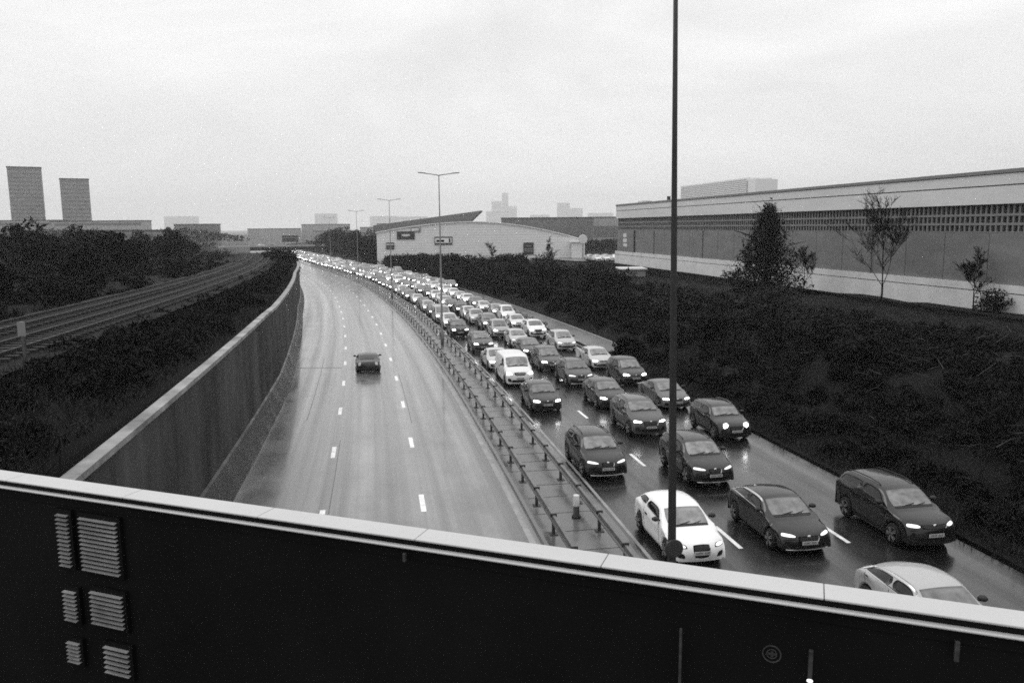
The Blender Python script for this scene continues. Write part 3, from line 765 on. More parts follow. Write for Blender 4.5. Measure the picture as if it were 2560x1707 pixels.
def bare_tree(x, y, z, H, seed, label, spread=1.0, **k):
    k.setdefault('first', .14)
    root = empty('bare_tree', (x, y, z))
    mb = MB(); mb.tube([(0, 0, -.6), (0, 0, H * .12), (0.03, 0.02, H * .3)], [.2 * H / 10, .16 * H / 10, .13 * H / 10], 10); mb.build('trunk', M['bark'], root, True)
    b = branch_tree(H, spread, seed=seed, r0=.13 * H / 10, **k); b.build('crown', M['bark'], root)
    return tag(root, label, 'tree')
def leafy_tree(x, y, z, H, rad, label, n=2600, leaf=0.4, trunk=0.35, mt='leaf_dark', name='leafy_tree', cone=False, group=None, lumps=14):
    root = empty(name, (x, y, z))
    mb = MB(); mb.tube([(0, 0, -.5), (.05, 0, H * .3), (0, .05, H * .75)], [rad * .07 + .06, rad * .05 + .04, .03], 8)
    R = random.Random(int(x * 7 + y))
    for i in range(7):
        az = R.uniform(0, 2 * PI); hh = H * R.uniform(.25, .6)
        mb.tube([(0, 0, hh), (math.cos(az) * rad * .4, math.sin(az) * rad * .4, hh + H * .14), (math.cos(az) * rad * .75, math.sin(az) * rad * .75, hh + H * .2)], [.07, .05, .02], 5)
    mb.build('trunk', M['bark'], root, True)
    if cone:
        h = rng.uniform(0, 1, n) ** 1.2; az0 = rng.uniform(0, 2 * PI, n); r = rad * (1 - h) ** .75 * (.62 + .22 * np.sin(h * 19 + 2.3 * np.sin(az0 * 2)) + .30 * np.sin(az0 * 3 + h * 9))
        az = az0; rr = r * np.sqrt(rng.uniform(.1, 1, n))
        P = np.stack([np.cos(az) * rr, np.sin(az) * rr, H * (.06 + .94 * h) - rr * .2], 1) + rng.normal(size=(n, 3)) * rad * .06
    else:
        P = blob_points(n, (rad, rad, H * .5), .35, lumps) + np.array([0, 0, H * .52]); P[:, 2] = np.maximum(P[:, 2], .1)
    V, Q = leaf_quads(P, leaf)
    nt_ = n // 8; D = rand_dirs(nt_) * rad * .3; P0 = P[:nt_]
    V2, Q2 = stems(P0, D, .02); V, Q = join([(V, Q), (V2, Q2)])
    link_mesh('crown', np_mesh('crown', V, Q), M[mt], root)
    return tag(root, label, 'tree' if 'tree' in name else 'shrub', group)

# the two bare trees and the dense cone in front of the warehouse
leafy_tree(32.0, 100, 1.6, 10.4, 6.2, 'dense dark pointed tree in front of the warehouse', n=9000, leaf=.34, cone=True, name='conifer_tree')
bare_tree(30.0, 101, 1.6, 5.2, 5, 'thin bare tree growing against the left side of the dense pointed tree', .8)
bare_tree(39.6, 85, 1.6, 6.6, 11, 'spreading bare tree in front of the dark louvres, right of the pointed tree', 1.9, first=.06)
bare_tree(36.0, 98, 2.0, 4.0, 23, 'low twiggy sapling between the pointed tree and the spreading bare tree', 1.2)
bare_tree(45.4, 78, 1.8, 4.2, 31, 'bare tree at the right edge in front of the warehouse plinth', 1.0)
leafy_tree(46.0, 75.5, 1.2, 2.7, 2.4, 'low leafy shrub against the white plinth near the right edge', n=900, leaf=.3, name='low_shrub', mt='leaf_mid')
leafy_tree(29.0, 104, 1.5, 3.0, 2.0, 'twiggy shrub in front of the white plinth, left of the pointed tree', n=500, leaf=.3, name='low_shrub', mt='leaf_mid')

# rounded bushes along the right bank, below the curved shed
BK = [(63.5, 15.9, 1.9, 1.8), (96, 20.5, 3.0, 2.4), (104, 22.5, 3.4, 2.8), (112, 24.5, 4.2, 3.2), (121, 20.5, 3.4, 2.8), (118, 29, 4.2, 3.4), (131, 23.5, 4.4, 3.6), (143, 22, 4.2, 3.6), (140, 30, 4.6, 3.8), (155, 25, 4.8, 4.0), (168, 23, 4.6, 3.8), (172, 31, 4.2, 3.6), (84, 22, 3.0, 2.6), (74, 24.5, 3.2, 2.6), (60, 22, 2.8, 2.4), (51, 25.5, 3.0, 2.6), (66, 30, 3.4, 2.8), (43, 22.5, 2.6, 2.2)]
ordn = ['first', 'second', 'third', 'fourth', 'fifth', 'sixth', 'seventh', 'eighth', 'ninth', 'tenth', 'eleventh', 'twelfth', 'thirteenth', 'fourteenth', 'fifteenth', 'sixteenth', 'seventeenth', 'eighteenth', 'nineteenth', 'twentieth']
for i, (s, u, H, r) in enumerate(sorted(BK)):
    x, y, z = pt(s, u, ground_h(s, u))
    leafy_tree(x, y, z - .2, H, r, 'rounded dark bush on the right bank, %s of the row counting away from the camera' % ordn[i], n=1500, leaf=.30, name='round_bush', mt='leaf_mid' if i % 3 else 'leaf_dark', group='dark bushes on the right bank')
# dark trees right of the road in front of the shed's far end
for i, (X, Y, H, r, lb) in enumerate(((-96.0, 418, 11.0, 7.5, 'leftmost and farthest of the dark round trees beside the queue'), (-85.0, 385, 11.5, 7.5, 'second from the left of the dark round trees beside the queue'), (-72.0, 350, 11.0, 7.0, 'third from the left of the dark round trees beside the queue'), (-61.0, 318, 10.5, 6.5, 'fourth from the left of the dark round trees beside the queue'), (-51.5, 288, 10.2, 6.0, 'rightmost of the dark round trees beside the queue, against the pale shed'))):
    leafy_tree(X, Y, -SLOPE * Y + (1.0 if Y < 330 else 1.6), H * 1.14, r, lb, n=3400, leaf=.8, name='round_tree', mt='leaf_mid', group='dark trees beside the queue')
for i, (s_, u_, H, r, lb) in enumerate(((252, 20.5, 4.2, 3.6, 'small dark bush under the left corner of the pale shed'), (238, 23, 3.6, 3.4, 'low bush just right of the left corner of the pale shed'), (222, 21, 3.8, 3.6, 'bush in front of the shed, below its left signboard'), (205, 22, 4.0, 3.6, 'dark bush in front of the second signboard of the pale shed'), (190, 24, 4.4, 3.4, 'tallest dark bush in front of the middle of the pale shed'), (184, 38, 4.4, 3.4, 'dark bush in front of the right half of the pale shed'))):
    x, y, z = pt(s_, u_, ground_h(s_, u_)); leafy_tree(x, y, z - .3, H, r, lb, n=1500, leaf=.5, name='round_bush')
bare_tree(-4.5, 182, 0, 5.6, 41, 'thin bare tree in front of the right half of the pale shed', .8)
bare_tree(8.5, 180, 0, 6, 43, 'bare tree in front of the right end of the pale shed', .9)
# bush swallowing the far end of the wall, and the trees left of the railway
for s, u, H, r, lb in ((164, -15.4, 8.0, 2.8, 'dark bush crowding the far part of the retaining wall, nearest of four'), (176, -15.8, 8.2, 3.6, 'second of the four dark bushes swallowing the far end of the retaining wall'), (192, -17.0, 7.8, 4.8, 'third of the four dark bushes swallowing the far end of the retaining wall'), (212, -17.6, 7.2, 5.2, 'farthest of the four dark bushes swallowing the far end of the retaining wall')):
    x, y, z = pt(s, u, -0.1); leafy_tree(x, y, z, H, r, lb, n=3600, leaf=.55, name='round_bush', group='bushes over the wall end')
LT = []
for i in range(34):
    s = 26 + i * 7.6 + U(-2, 2); u = -29 - U(0, 10) - (i % 3) * 13 - s * .03
    H = U(6.0, 8.6) if u < -40 else U(4.0, 6.4)
    LT.append((s, u, H))
for i, (s, u, H) in enumerate(LT):
    x, y, z = pt(s, u, ground_h(s, u)); lb = ('dark leafy tree' if i % 2 else 'dark bushy tree') + ' left of the railway, one of the solid dark mass'
    leafy_tree(x, y, z - .4, H, H * U(.42, .56), 'dark tree in the solid black belt left of the railway', n=1900, leaf=.5 if s < 100 else .65, name='leafy_tree', group='trees left of the railway')
# distant woods: masses nobody could count
parts = []
def wood(x0, x1, y0, y1, zb, H, n):
    x = rng.uniform(x0, x1, n); y = rng.uniform(y0, y1, n); hh = H * (.55 + .45 * np.sin(x * .13 + 1.3) * np.sin(x * .041 + y * .02)) * rng.uniform(.15, 1, n) ** .5
    return leaf_quads(np.stack([x, y, zb + hh], 1), 2.0)
parts += [wood(-165, -40, 640, 690, -6, 11, 6000), wood(-330, -165, 300, 420, 0, 9, 9000), wood(-330, -205, 470, 560, -3, 9, 5000), wood(30, 140, 350, 440, -2, 9, 8000), wood(-120, 40, 520, 760, -5, 13, 9000), wood(-420, -180, 430, 560, 0, 11, 8000)]
V, Q = join(parts); o = link_mesh('distant_woods', np_mesh('distant_woods', V, Q), M['leaf_mid']); tag(o, 'distant grey belts of trees below the skyline', 'woodland', kind='stuff')

# ------------------------------------------------------------------ distant buildings
def block(x0, x1, y, d, z0, z1, m, label, floors=0, cols=0, name='apartment_block', roof=True, rot=0.0, group=None, cat='building', lean=0):
    root = empty(name, ((x0 + x1) / 2, y, z0), (0, lean, rot)); w = (x1 - x0) / 2; h = z1 - z0
    mb = MB(); mb.box(-w, w, 0, d, -12, h); mb.build('walls', M[m], root)
    if roof:
        mb = MB(); mb.box(-w - .3, w + .3, -.3, d + .3, h, h + max(.5, h * .015)); mb.build('roof', M['roof_dark'], root)
    if floors:
        fh = h / floors
        for f in range(floors):
            mb = MB()
            mb.box(-w * .94, w * .94, -.06, -.01, f * fh + fh * .38, f * fh + fh * .74)
            mb.build('window_band', M['win_dark'], root)
    return tag(root, label, cat, group)
block(-400.5, -376.7, 650, 12, -3, 60, 'con_dark', 'taller of two grey tower blocks, at the far left edge', 20, 6, 'tower_block', rot=.54)
block(-359.8, -339.1, 650, 12, -3, 50.6, 'con_dark', 'shorter of two grey tower blocks on the left skyline', 17, 5, 'tower_block', rot=.5)
# (screen-scale band of low pale houses on the left, then long sheds towards the middle)
block(-395, -330, 590, 12, 2, 17.5, 'con_pale', 'long pale terrace below the taller tower block', 3, 18, 'terrace')
block(-328, -262, 575, 12, 2, 16.5, 'con_pale', 'long pale terrace below and right of the shorter tower block', 3, 20, 'terrace')
block(-175, -146, 330, 10, 0, 9.6, 'con_dark', 'dark flat roofed house among the trees at left, with two lit looking pale windows', 2, 5, 'house')
block(-268, -236, 640, 14, -2, 14.0, 'con_mid', 'grey block standing alone left of the overbridge')
block(-262, -214, 800, 20, -6, 10, 'con_pale', 'long low pale building left behind the overbridge')
block(-216, -170, 830, 20, -6, 14.0, 'con_pale', 'pale low building left behind the overbridge, beside the longer grey one')
block(-172, -138, 700, 20, -6, 7.5, 'con_pale', 'low pale building directly above the left half of the overbridge')
block(-137, -100, 730, 20, -6, 10.5, 'con_pale', 'pale long building directly above the right half of the overbridge')
block(-150, -112, 900, 20, -6, 14.5, 'con_pale', 'taller pale block above the right end of the overbridge')
block(-98, -58, 640, 20, -6, 11.5, 'con_mid', 'low grey building behind the dark round trees')
block(-5.4, 46, 449, 19, -4, 14.6, 'con_mid', 'long flat grey building behind the right half of the curved shed', 1, 8)
block(49, 100, 490, 19, -4, 15.1, 'con_pale', 'pale flat building between the curved shed and the warehouse', 1, 8)
SK = [(-80, 0, 2600, 50, 60), (-62, -30, 2600, 50, 92), (-34, 20, 2700, 50, 78), (-28, -8, 2600, 40, 118), (150, 190, 2600, 40, 85), (196, 240, 2700, 40, 70), (250, 330, 2600, 40, 52), (-420, -340, 2400, 40, 45), (-560, -500, 2300, 40, 52), (60, 120, 2500, 30, 46), (-330, -230, 2200, 40, 40), (-990, -900, 2300, 40, 48)]
SKL = ['broad low slab at the foot of the hazy skyline cluster', 'hazy tower, left in the faint skyline cluster above the curved shed', 'hazy block, right in the faint skyline cluster', 'tallest hazy tower in the faint skyline cluster above the curved shed', 'hazy tower, taller of the two near the warehouse corner', 'hazy block, lower of the two near the warehouse corner', 'long hazy block just left of the warehouse corner', 'hazy block on the skyline above the dark round trees', 'hazy block on the skyline above the overbridge', 'low hazy block between the skyline cluster and the warehouse', 'long hazy block on the skyline left of the curved shed', 'hazy block on the skyline left of the overbridge']
for (x0, x1, y, d, z), lb in zip(SK, SKL): block(x0 * 3.1, x1 * 3.1, y * 3.1, d * 2, -8, 10 + (z - 10) * 3.1, 'con_mid', lb, 6, 6, 'skyline_tower', False)

# ------------------------------------------------------------------ cars
class Shell:
    """body surface of a car: knots along the top centre line, swept into rings"""
    def __init__(s, knots, L_, W_, belt, arches, R, sill=0.2):
        K = np.array([(i,) + tuple(k) for i, k in enumerate(knots)], float)      # k, x, z, w, dx, dz
        for _ in range(2):
            a = K[:-1] * .75 + K[1:] * .25; b = K[:-1] * .25 + K[1:] * .75
            m = np.empty((2 * len(a), K.shape[1])); m[0::2] = a; m[1::2] = b
            K = np.concatenate([K[:1], m, K[-1:]])
        d = np.concatenate([[0], np.cumsum(np.hypot(np.diff(K[:, 1]), np.diff(K[:, 2])))])
        t = np.linspace(0, d[-1], int(d[-1] / .045) + 1)
        K = np.stack([np.interp(t, d, K[:, c]) for c in range(K.shape[1])], 1)
        s.k = K[:, 0]; rings = []
        hw = W_ / 2
        for k, x, z, w, dx, dz in K:
            xe = x + dx; we = w * hw; ze = z + dz
            wx = hw * (1 - .11 * abs((xe - L_ / 2) / (L_ / 2)) ** 4)
            zb = sill + .06 * abs((xe - L_ / 2) / (L_ / 2)) ** 6
            for xa in arches:
                q = R * R - (xe - xa) ** 2
                if q > 0: zb = max(zb, R * .93 + math.sqrt(q) - .03)
            zs = float(np.interp(xe, [b[0] for b in belt], [b[1] for b in belt]))
            ze = max(ze, zb + .02)
            if ze > zs + .05: S = (wx - .035, zs)
            else: S = (wx - .01, max(min(zs, ze - .06), zb + (ze - zb) * .55))
            top = []
            for i in range(9):
                v = i / 8; top.append((x + dx * v ** 2.4, we * v, z + dz * v ** 2.2))
            side = []
            for i in range(1, 6):
                v = i / 5; b = .022 * math.sin(PI * v) if ze > zs + .05 else .03 * math.sin(PI * v)
                side.append((xe, we + (S[0] - we) * v + b, ze + (S[1] - ze) * v))
            z0 = S[1]
            for v, ww in ((.08, wx - .008), (.25, wx), (.45, wx - .012), (.62, wx - .03), (.75, wx - .02), (.9, wx - .045), (1, wx - .075)):
                side.append((xe, max(ww, .05), z0 + (zb - z0) * v))
            half = top + side                                                     # 9 + 5 + 7 = 21
            rings.append([(p[0], -p[1], p[2]) for p in half[:0:-1]] + half)
        s.P = np.array(rings); s.L = L_; s.nv = s.P.shape[1]; s.h = (s.nv - 1) // 2
        s.vk = np.concatenate([np.linspace(0, 1, 9), 1 + np.arange(1, 6) / 5, 2 + np.array([.08, .25, .45, .62, .75, .9, 1])])
    def col(s, v): 
        c = np.interp(abs(v), s.vk, np.arange(len(s.vk))); return s.h + (c if v >= 0 else -c)
    def at(s, k, v):
        i = np.interp(k, s.k, np.arange(len(s.k))); j = s.col(v)
        i0 = int(min(max(i, 0), len(s.k) - 1.001)); j0 = int(min(max(j, 0), s.nv - 1.001)); a = i - i0; b = j - j0
        P = s.P; return P[i0, j0] * (1 - a) * (1 - b) + P[i0 + 1, j0] * a * (1 - b) + P[i0, j0 + 1] * (1 - a) * b + P[i0 + 1, j0 + 1] * a * b
    def loc(s, p): return (p[1], p[0] - s.L / 2, p[2])                            # front faces -Y
    def body_mesh(s):
        n, m = s.P.shape[:2]
        V = np.stack([s.P[..., 1], s.P[..., 0] - s.L / 2, s.P[..., 2]], -1).reshape(-1, 3)
        Q = [(i * m + j, (i + 1) * m + j, (i + 1) * m + (j + 1) % m, i * m + (j + 1) % m) for i in range(n - 1) for j in range(m)]
        return np_mesh('body', V, np.array(Q), True)
    def patch(s, q, off=.006, nu=7, nv=7, rnd=.25, mb=None):
        """q: four (k, v) corners; a skin laid proud of the body, with a turned-in rim"""
        mb = mb or MB(); G = []
        for i in range(nu + 1):
            for j in range(nv + 1):
                a, b = 2 * i / nu - 1, 2 * j / nv - 1
                aa = a * math.sqrt(max(0, 1 - rnd * b * b)); bb = b * math.sqrt(max(0, 1 - rnd * a * a))
                a, b = (aa + 1) / 2, (bb + 1) / 2
                k = (q[0][0] * (1 - b) + q[1][0] * b) * (1 - a) + (q[3][0] * (1 - b) + q[2][0] * b) * a
                v = (q[0][1] * (1 - b) + q[1][1] * b) * (1 - a) + (q[3][1] * (1 - b) + q[2][1] * b) * a
                e = .03
                p = s.at(k, v); du = s.at(k + e, v) - s.at(k - e, v); dv = s.at(k, v + e) - s.at(k, v - e)
                n = np.cross(du, dv); ln = np.linalg.norm(n); n = n / ln if ln > 1e-9 else np.array([0, 0, 1.])
                c = np.array([s.L / 2, 0, .6]); n = n if n @ (p - c) > 0 else -n
                G.append((p, n))
        vs = [s.loc(p + n * off) for p, n in G] + [s.loc(p - n * .012) for p, n in G]; w = nv + 1; T = len(G)
        fs = [(i * w + j, i * w + j + 1, (i + 1) * w + j + 1, (i + 1) * w + j) for i in range(nu) for j in range(nv)]
        rim = [j for j in range(w)] + [i * w + nv for i in range(1, nu + 1)] + [nu * w + j for j in range(nv - 1, -1, -1)] + [i * w for i in range(nu - 1, 0, -1)]
        fs += [(rim[i], rim[(i + 1) % len(rim)], rim[(i + 1) % len(rim)] + T, rim[i] + T) for i in range(len(rim))]
        return mb.add(vs, fs)

HATCH = [(.10, .20, .78, .10, 0), (.0, .42, .84, .20, 0), (.02, .60, .86, .26, 0), (.10, .73, .82, .30, -.02), (.40, .84, .80, .12, -.04), (1.02, .98, .82, .10, -.05),
         (1.72, 1.38, .72, .10, -.05), (2.3, 1.44, .74, 0, -.06), (3.2, 1.41, .72, 0, -.06), (3.75, 1.30, .63, -.05, -.05), (4.12, .98, .70, -.08, -.03), (4.20, .85, .80, -.18, 0), (4.25, .55, .84, -.2, 0), (4.18, .28, .78, -.12, 0)]
def scale_knots(K, L_, H_, hood=0.0, **ch):
    K = [list(k) for k in K]; sx, sz = L_ / 4.25, H_ / 1.43
    for i, k in enumerate(K):
        k[0] *= sx; k[1] *= sz
        if 2 <= i <= 5: k[1] += hood
    for i, v in ch.items(): K[int(i[1:])] = list(v)
    return [tuple(k) for k in K]
TYPES = {}
def add_type(name, L_, W_, H_, K, xf, wb, wr, belt0=None, **f):
    TYPES[name] = dict(L=L_, W=W_, H=H_, K=K, xf=xf, wb=wb, wr=wr, f=f)
add_type('hatch3', 4.25, 1.77, 1.42, HATCH, .88, 2.58, .325, grille=(.55, 2.95, .36), lamp=((2.2, .60), (2.3, 1.12), (2.95, 1.05), (2.9, .68)), doors=1)
add_type('hatch', 4.3, 1.79, 1.47, scale_knots(HATCH, 4.3, 1.47), .88, 2.62, .325, grille=(2.1, 2.6, .44), lamp=((2.1, .56), (2.3, 1.2), (3.1, 1.15), (2.8, .62)), doors=2)
add_type('fastback', 4.35, 1.80, 1.44, scale_knots(HATCH, 4.35, 1.44, k8=(3.1, 1.40, .70, 0, -.06), k9=(3.75, 1.22, .62, -.05, -.06), k10=(4.2, 1.0, .68, -.1, -.03)), .90, 2.64, .335, grille=(1.2, 2.5, .46), lamp=((2.2, .50), (2.35, 1.2), (3.05, 1.15), (2.85, .60)), doors=2, chrome_line=True, lip=True)
add_type('crossover', 4.39, 1.83, 1.60, scale_knots(HATCH, 4.39, 1.60, .02, k5=(1.04, 1.10, .83, .10, -.05), k6=(1.72, 1.53, .73, .08, -.05), k9=(3.95, 1.50, .68, -.05, -.05), k10=(4.26, 1.1, .74, -.08, -.03)), .90, 2.65, .355, grille=(1.7, 2.7, .34), lamp=((2.25, .48), (2.5, 1.25), (3.15, 1.2), (2.75, .52)), doors=2, rails=True, clad=True, lip=True)
add_type('suv', 4.45, 1.86, 1.65, scale_knots(HATCH, 4.45, 1.65, .05, k9=(4.05, 1.55, .68, -.05, -.05), k10=(4.33, 1.15, .74, -.08, -.03)), .90, 2.67, .36, grille=(1.6, 2.75, .50), lamp=((2.3, .56), (2.4, 1.2), (3.0, 1.2), (2.85, .62)), doors=2, rails=True, clad=True)
add_type('suv_box', 4.49, 1.84, 1.68, scale_knots(HATCH, 4.49, 1.68, .06, k5=(1.08, 1.14, .84, .08, -.05), k6=(1.66, 1.58, .74, .08, -.05), k9=(4.12, 1.60, .70, -.05, -.05), k10=(4.38, 1.2, .74, -.06, -.03)), .90, 2.68, .36, grille=(2.15, 2.8, .62), lamp=((2.2, .60), (2.35, 1.2), (2.95, 1.15), (2.85, .60)), doors=2, rails=True, clad=True)
add_type('mini', 4.1, 1.79, 1.56, scale_knots(HATCH, 4.1, 1.56, .04, k5=(1.15, 1.08, .80, .08, -.05), k6=(1.60, 1.47, .74, .06, -.05), k9=(3.82, 1.47, .72, -.05, -.05), k10=(3.98, 1.1, .76, -.06, -.03)), .78, 2.6, .34, grille=(1.5, 2.5, .48), lamp=None, doors=2, rails=True, clad=True)
add_type('saloon', 4.7, 1.81, 1.44, scale_knots(HATCH, 4.7, 1.44, .0, k8=(3.15, 1.39, .68, 0, -.05), k9=(3.65, 1.18, .64, -.05, -.05), k10=(4.05, 1.03, .74, -.05, -.05), k11=(4.58, .99, .74, -.14, -.02), k12=(4.7, .62, .82, -.2, 0), k13=(4.62, .3, .76, -.12, 0)), .92, 2.78, .33, grille=(1.9, 2.6, .44), lamp=((2.2, .56), (2.35, 1.2), (3.0, 1.15), (2.8, .62)), doors=2)
add_type('mpv', 4.4, 1.83, 1.66, scale_knots(HATCH, 4.4, 1.66, -.04, k5=(.98, 1.06, .78, .10, -.06), k6=(1.75, 1.58, .70, .10, -.05), k9=(4.0, 1.52, .68, -.05, -.05), k10=(4.3, 1.1, .72, -.08, -.03)), .86, 2.72, .325, grille=(2.2, 2.6, .4), lamp=((2.2, .52), (2.4, 1.2), (3.3, 1.15), (2.95, .60)), doors=2)
add_type('van', 5.08, 1.95, 1.97, [(.10, .22, .80, .08, 0), (.0, .48, .88, .16, 0), (.03, .80, .90, .18, 0), (.12, .98, .88, .18, -.02), (.42, 1.12, .84, .08, -.04), (.88, 1.24, .82, .06, -.05),
          (1.58, 1.86, .82, .05, -.06), (2.1, 1.97, .85, 0, -.07), (3.6, 1.97, .85, 0, -.07), (4.9, 1.95, .85, -.03, -.07), (5.03, 1.5, .86, -.03, -.03), (5.06, 1.0, .90, -.05, 0), (5.08, .6, .92, -.06, 0), (5.04, .3, .9, -.04, 0)], .95, 3.1, .34, grille=(2.0, 3.0, .46), lamp=((2.1, .60), (2.25, 1.2), (3.15, 1.1), (2.95, .66)), doors=1, van=True)

# shared wheel meshes (origin at the hub, axle along x)
def wheel_meshes():
    t = MB(); t.lathe([(.62, -.11), (.93, -.11), (.985, -.085), (1.0, -.04), (1.0, .04), (.985, .085), (.93, .11), (.62, .11)], 'x', 28)
    tm = bpy.data.meshes.new('tyre'); tm.from_pydata([(x, y, z) for x, y, z in t.v], [], t.f); tm.materials.append(M['rubber']); tm.polygons.foreach_set('use_smooth', [True] * len(tm.polygons))
    r = MB(); r.m = 1; r.lathe([(.64, -.06), (.64, .03)], 'x', 24); r.m = 0
    r.lathe([(.66, .05), (.69, .10), (.63, .112), (.60, .085)], 'x', 28); r.lathe([(.15, .06), (.15, .095), (.08, .105)], 'x', 14)
    for i in range(5):
        a = 2 * PI * i / 5
        for da in (-.13, .13):
            c, s_ = math.cos(a + da * .4), math.sin(a + da * .4); c2, s2 = math.cos(a + da), math.sin(a + da)
            r.obox((.08, 0, 0), (1, 0, 0), (0, c2, s2), (0, -s2, c2), +.05, .09, .12, .64, -.05, .05)
    rm = bpy.data.meshes.new('rim'); rm.from_pydata(r.v, [], r.f); rm.polygons.foreach_set('material_index', r.mi)
    rm.materials.append(M['rim']); rm.materials.append(M['rim_dark']); return tm, rm
TYRE, RIM = wheel_meshes()

def make_car(tp, lod=0):
    """prototype: root Empty at the ground under the middle of the car, front towards -Y"""
    T = TYPES[tp]; f = T['f']; L_, W_, H_ = T['L'], T['W'], T['H']
    xa = (T['xf'], T['xf'] + T['wb']); wr = T['wr']
    zc = T['K'][5][1]
    belt = [(0, T['K'][3][1] - .06), (T['xf'], T['K'][4][1] - .05), (T['K'][5][0], zc - .03), (L_ * .55, zc + .01), (L_ * .85, zc + .06), (L_, zc - .02)]
    S = Shell(T['K'], L_, W_, belt, xa, wr + .045, .19 if not f.get('clad') else .23)
    root = empty('van' if f.get('van') else 'car')
    body = link_mesh('body', S.body_mesh(), paint(.05), root); body.material_slots[0].link = 'OBJECT'; body.material_slots[0].material = paint(.05)
    def P(name, m, *qs, parent=root, off=.006, rnd=.25, nu=7, nv=7):
        mb = MB()
        for q in qs: S.patch(q, off, nu, nv, rnd, mb)
        return mb.build(name, M[m] if isinstance(m, str) else m, parent, True)
    fl = lambda q: [(k, -v) for k, v in q]
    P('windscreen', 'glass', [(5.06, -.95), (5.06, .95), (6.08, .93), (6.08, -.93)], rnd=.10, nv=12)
    sw = [(5.42, 1.78), (8.9 if not f.get('van') else 6.75, 1.82), (8.6 if not f.get('van') else 6.75, 1.16), (6.12, 1.16)]
    if not lod:
        P('scuttle', 'trim', [(4.92, -.88), (4.92, .88), (5.07, .9), (5.07, -.9)], rnd=.1, nv=12, nu=2, off=.008)
    if tp == 'fastback_roof': pass
    for sg in (1, -1):
        fx = (lambda q: q) if sg > 0 else fl
        if f.get('van'): P('side_window', 'glass_side', fx(sw))
        elif f['doors'] == 1:
            P('side_window', 'glass_side', fx([(5.5, 1.78), (7.6, 1.80), (7.5, 1.16), (6.12, 1.16)]))
            if not lod: P('rear_side_window', 'glass_side', fx([(7.66, 1.78), (9.0, 1.62), (8.6, 1.18), (7.6, 1.16)]))
        else:
            P('side_window', 'glass_side', fx([(5.45, 1.80), (7.28, 1.82), (7.25, 1.16), (6.10, 1.16)]))
            if not lod: P('rear_side_window', 'glass_side', fx([(7.36, 1.82), (9.15, 1.74), (8.85, 1.20), (7.33, 1.16)]))
        if f.get('chrome_line') and not lod:
            P('window_surround', 'chrome', fx([(5.4, 1.92), (9.4, 1.86), (9.35, 1.76), (5.45, 1.82)]), fx([(5.9, 1.14), (8.9, 1.14), (8.9, .99), (5.9, .99)]), fx([(8.7, 1.12), (9.3, 1.80), (9.6, 1.80), (9.05, 1.0)]), nu=3, nv=16, rnd=.05, off=.009)
    if not f.get('van'): P('rear_window', 'glass_side', [(9.12, -.88), (9.12, .88), (9.85, .86), (9.85, -.86)], rnd=.15, nv=10)
    lens = 'lens'
    if f.get('lamp'):
        for sg in (1, -1):
            q = f['lamp'] if sg > 0 else fl(f['lamp'])
            if not lod: P('headlamp_housing', 'trim', [(q[0][0] - .12, q[0][1] - .05 * sg), (q[1][0] - .1, q[1][1] + .06 * sg), (q[2][0] + .08, q[2][1] + .08 * sg), (q[3][0] + .08, q[3][1] - .04 * sg)], off=.003)
            P('headlamp', 'lens' if not lod else 'lens_far', q, off=.010, rnd=.45)
    else:                                                                          # round headlamps with rings
        for sg in (1, -1):
            p = S.at(2.75, .70 * sg); c = S.loc(p)
            mb = MB(); mb.lathe([(.155, .06), (.155, -.01), (.135, -.035), (.12, -.03)], 'y', 28, (c[0], c[1] - .02, c[2])); mb.build('headlamp_ring', M['chrome'], root, True)
            mb = MB(); mb.lathe([(.125, .05), (.125, -.03), (.09, -.055), (.03, -.065)], 'y', 24, (c[0], c[1] - .02, c[2])); mb.build('headlamp', M['lens' if not lod else 'lens_far'], root, True)
    if lod:
        P('lower_grille', 'trim', [(.55, -.74), (.55, .74), (1.9, .66), (1.9, -.66)], rnd=.1, nv=10)
    else:
        g0, g1, gw = f['grille']
        P('grille_surround', 'chrome' if tp != 'hatch3' else 'chrome', [(g0 - .07, -gw * .8 - .03), (g0 - .07, gw * .8 + .03), (g1 + .06, gw + .035), (g1 + .06, -gw - .035)], rnd=.2, nv=10, off=.003)
        gr = P('grille', 'trim', [(g0, -gw * .8), (g0, gw * .8), (g1, gw), (g1, -gw)], rnd=.2, nv=10, off=.012)
        mb = MB()
        for i in range(2 if tp in ('hatch3',) else 3):
            kk = g0 + (g1 - g0) * (i + 1) / (4 if tp != 'hatch3' else 3); S.patch([(kk - .02, -gw * .78), (kk - .02, gw * .78), (kk + .03, gw * .8), (kk + .03, -gw * .8)], .018, 2, 10, .05, mb)
        mb.build('grille_bars', M['dark_steel'] if not f.get('van') else M['chrome'], gr, True)
        if tp in ('crossover', 'hatch', 'suv', 'suv_box', 'van', 'fastback', 'saloon', 'mpv'):
            p = S.loc(S.at(g1 - .12, 0)); mb = MB(); mb.lathe([(.06, .02), (.065, -.008), (.05, -.02)], 'y', 20, (p[0], p[1] - .005, p[2])); mb.build('front_badge', M['chrome'], root, True)
        lo = min(g0 - .12, 1.0)
        if lo > .55: P('lower_intake', 'trim', [(.40, -.74), (.40, .74), (lo, .66), (lo, -.66)], rnd=.2, nv=10)
        for sg in (1, -1):
            P('corner_intake', 'trim', [(.5, .68 * sg), (.6, 1.0 * sg), (1.45, .96 * sg), (1.25, .72 * sg)], rnd=.3)
        if f.get('lip'): P('chrome_lip', 'chrome', [(.15, -.98), (.15, .98), (.42, .98), (.42, -.98)], rnd=.02, nu=2, nv=16, off=.02)
        # plate stands proud of the nose
        kp = 1.35 if tp not in ('hatch3',) else 1.45
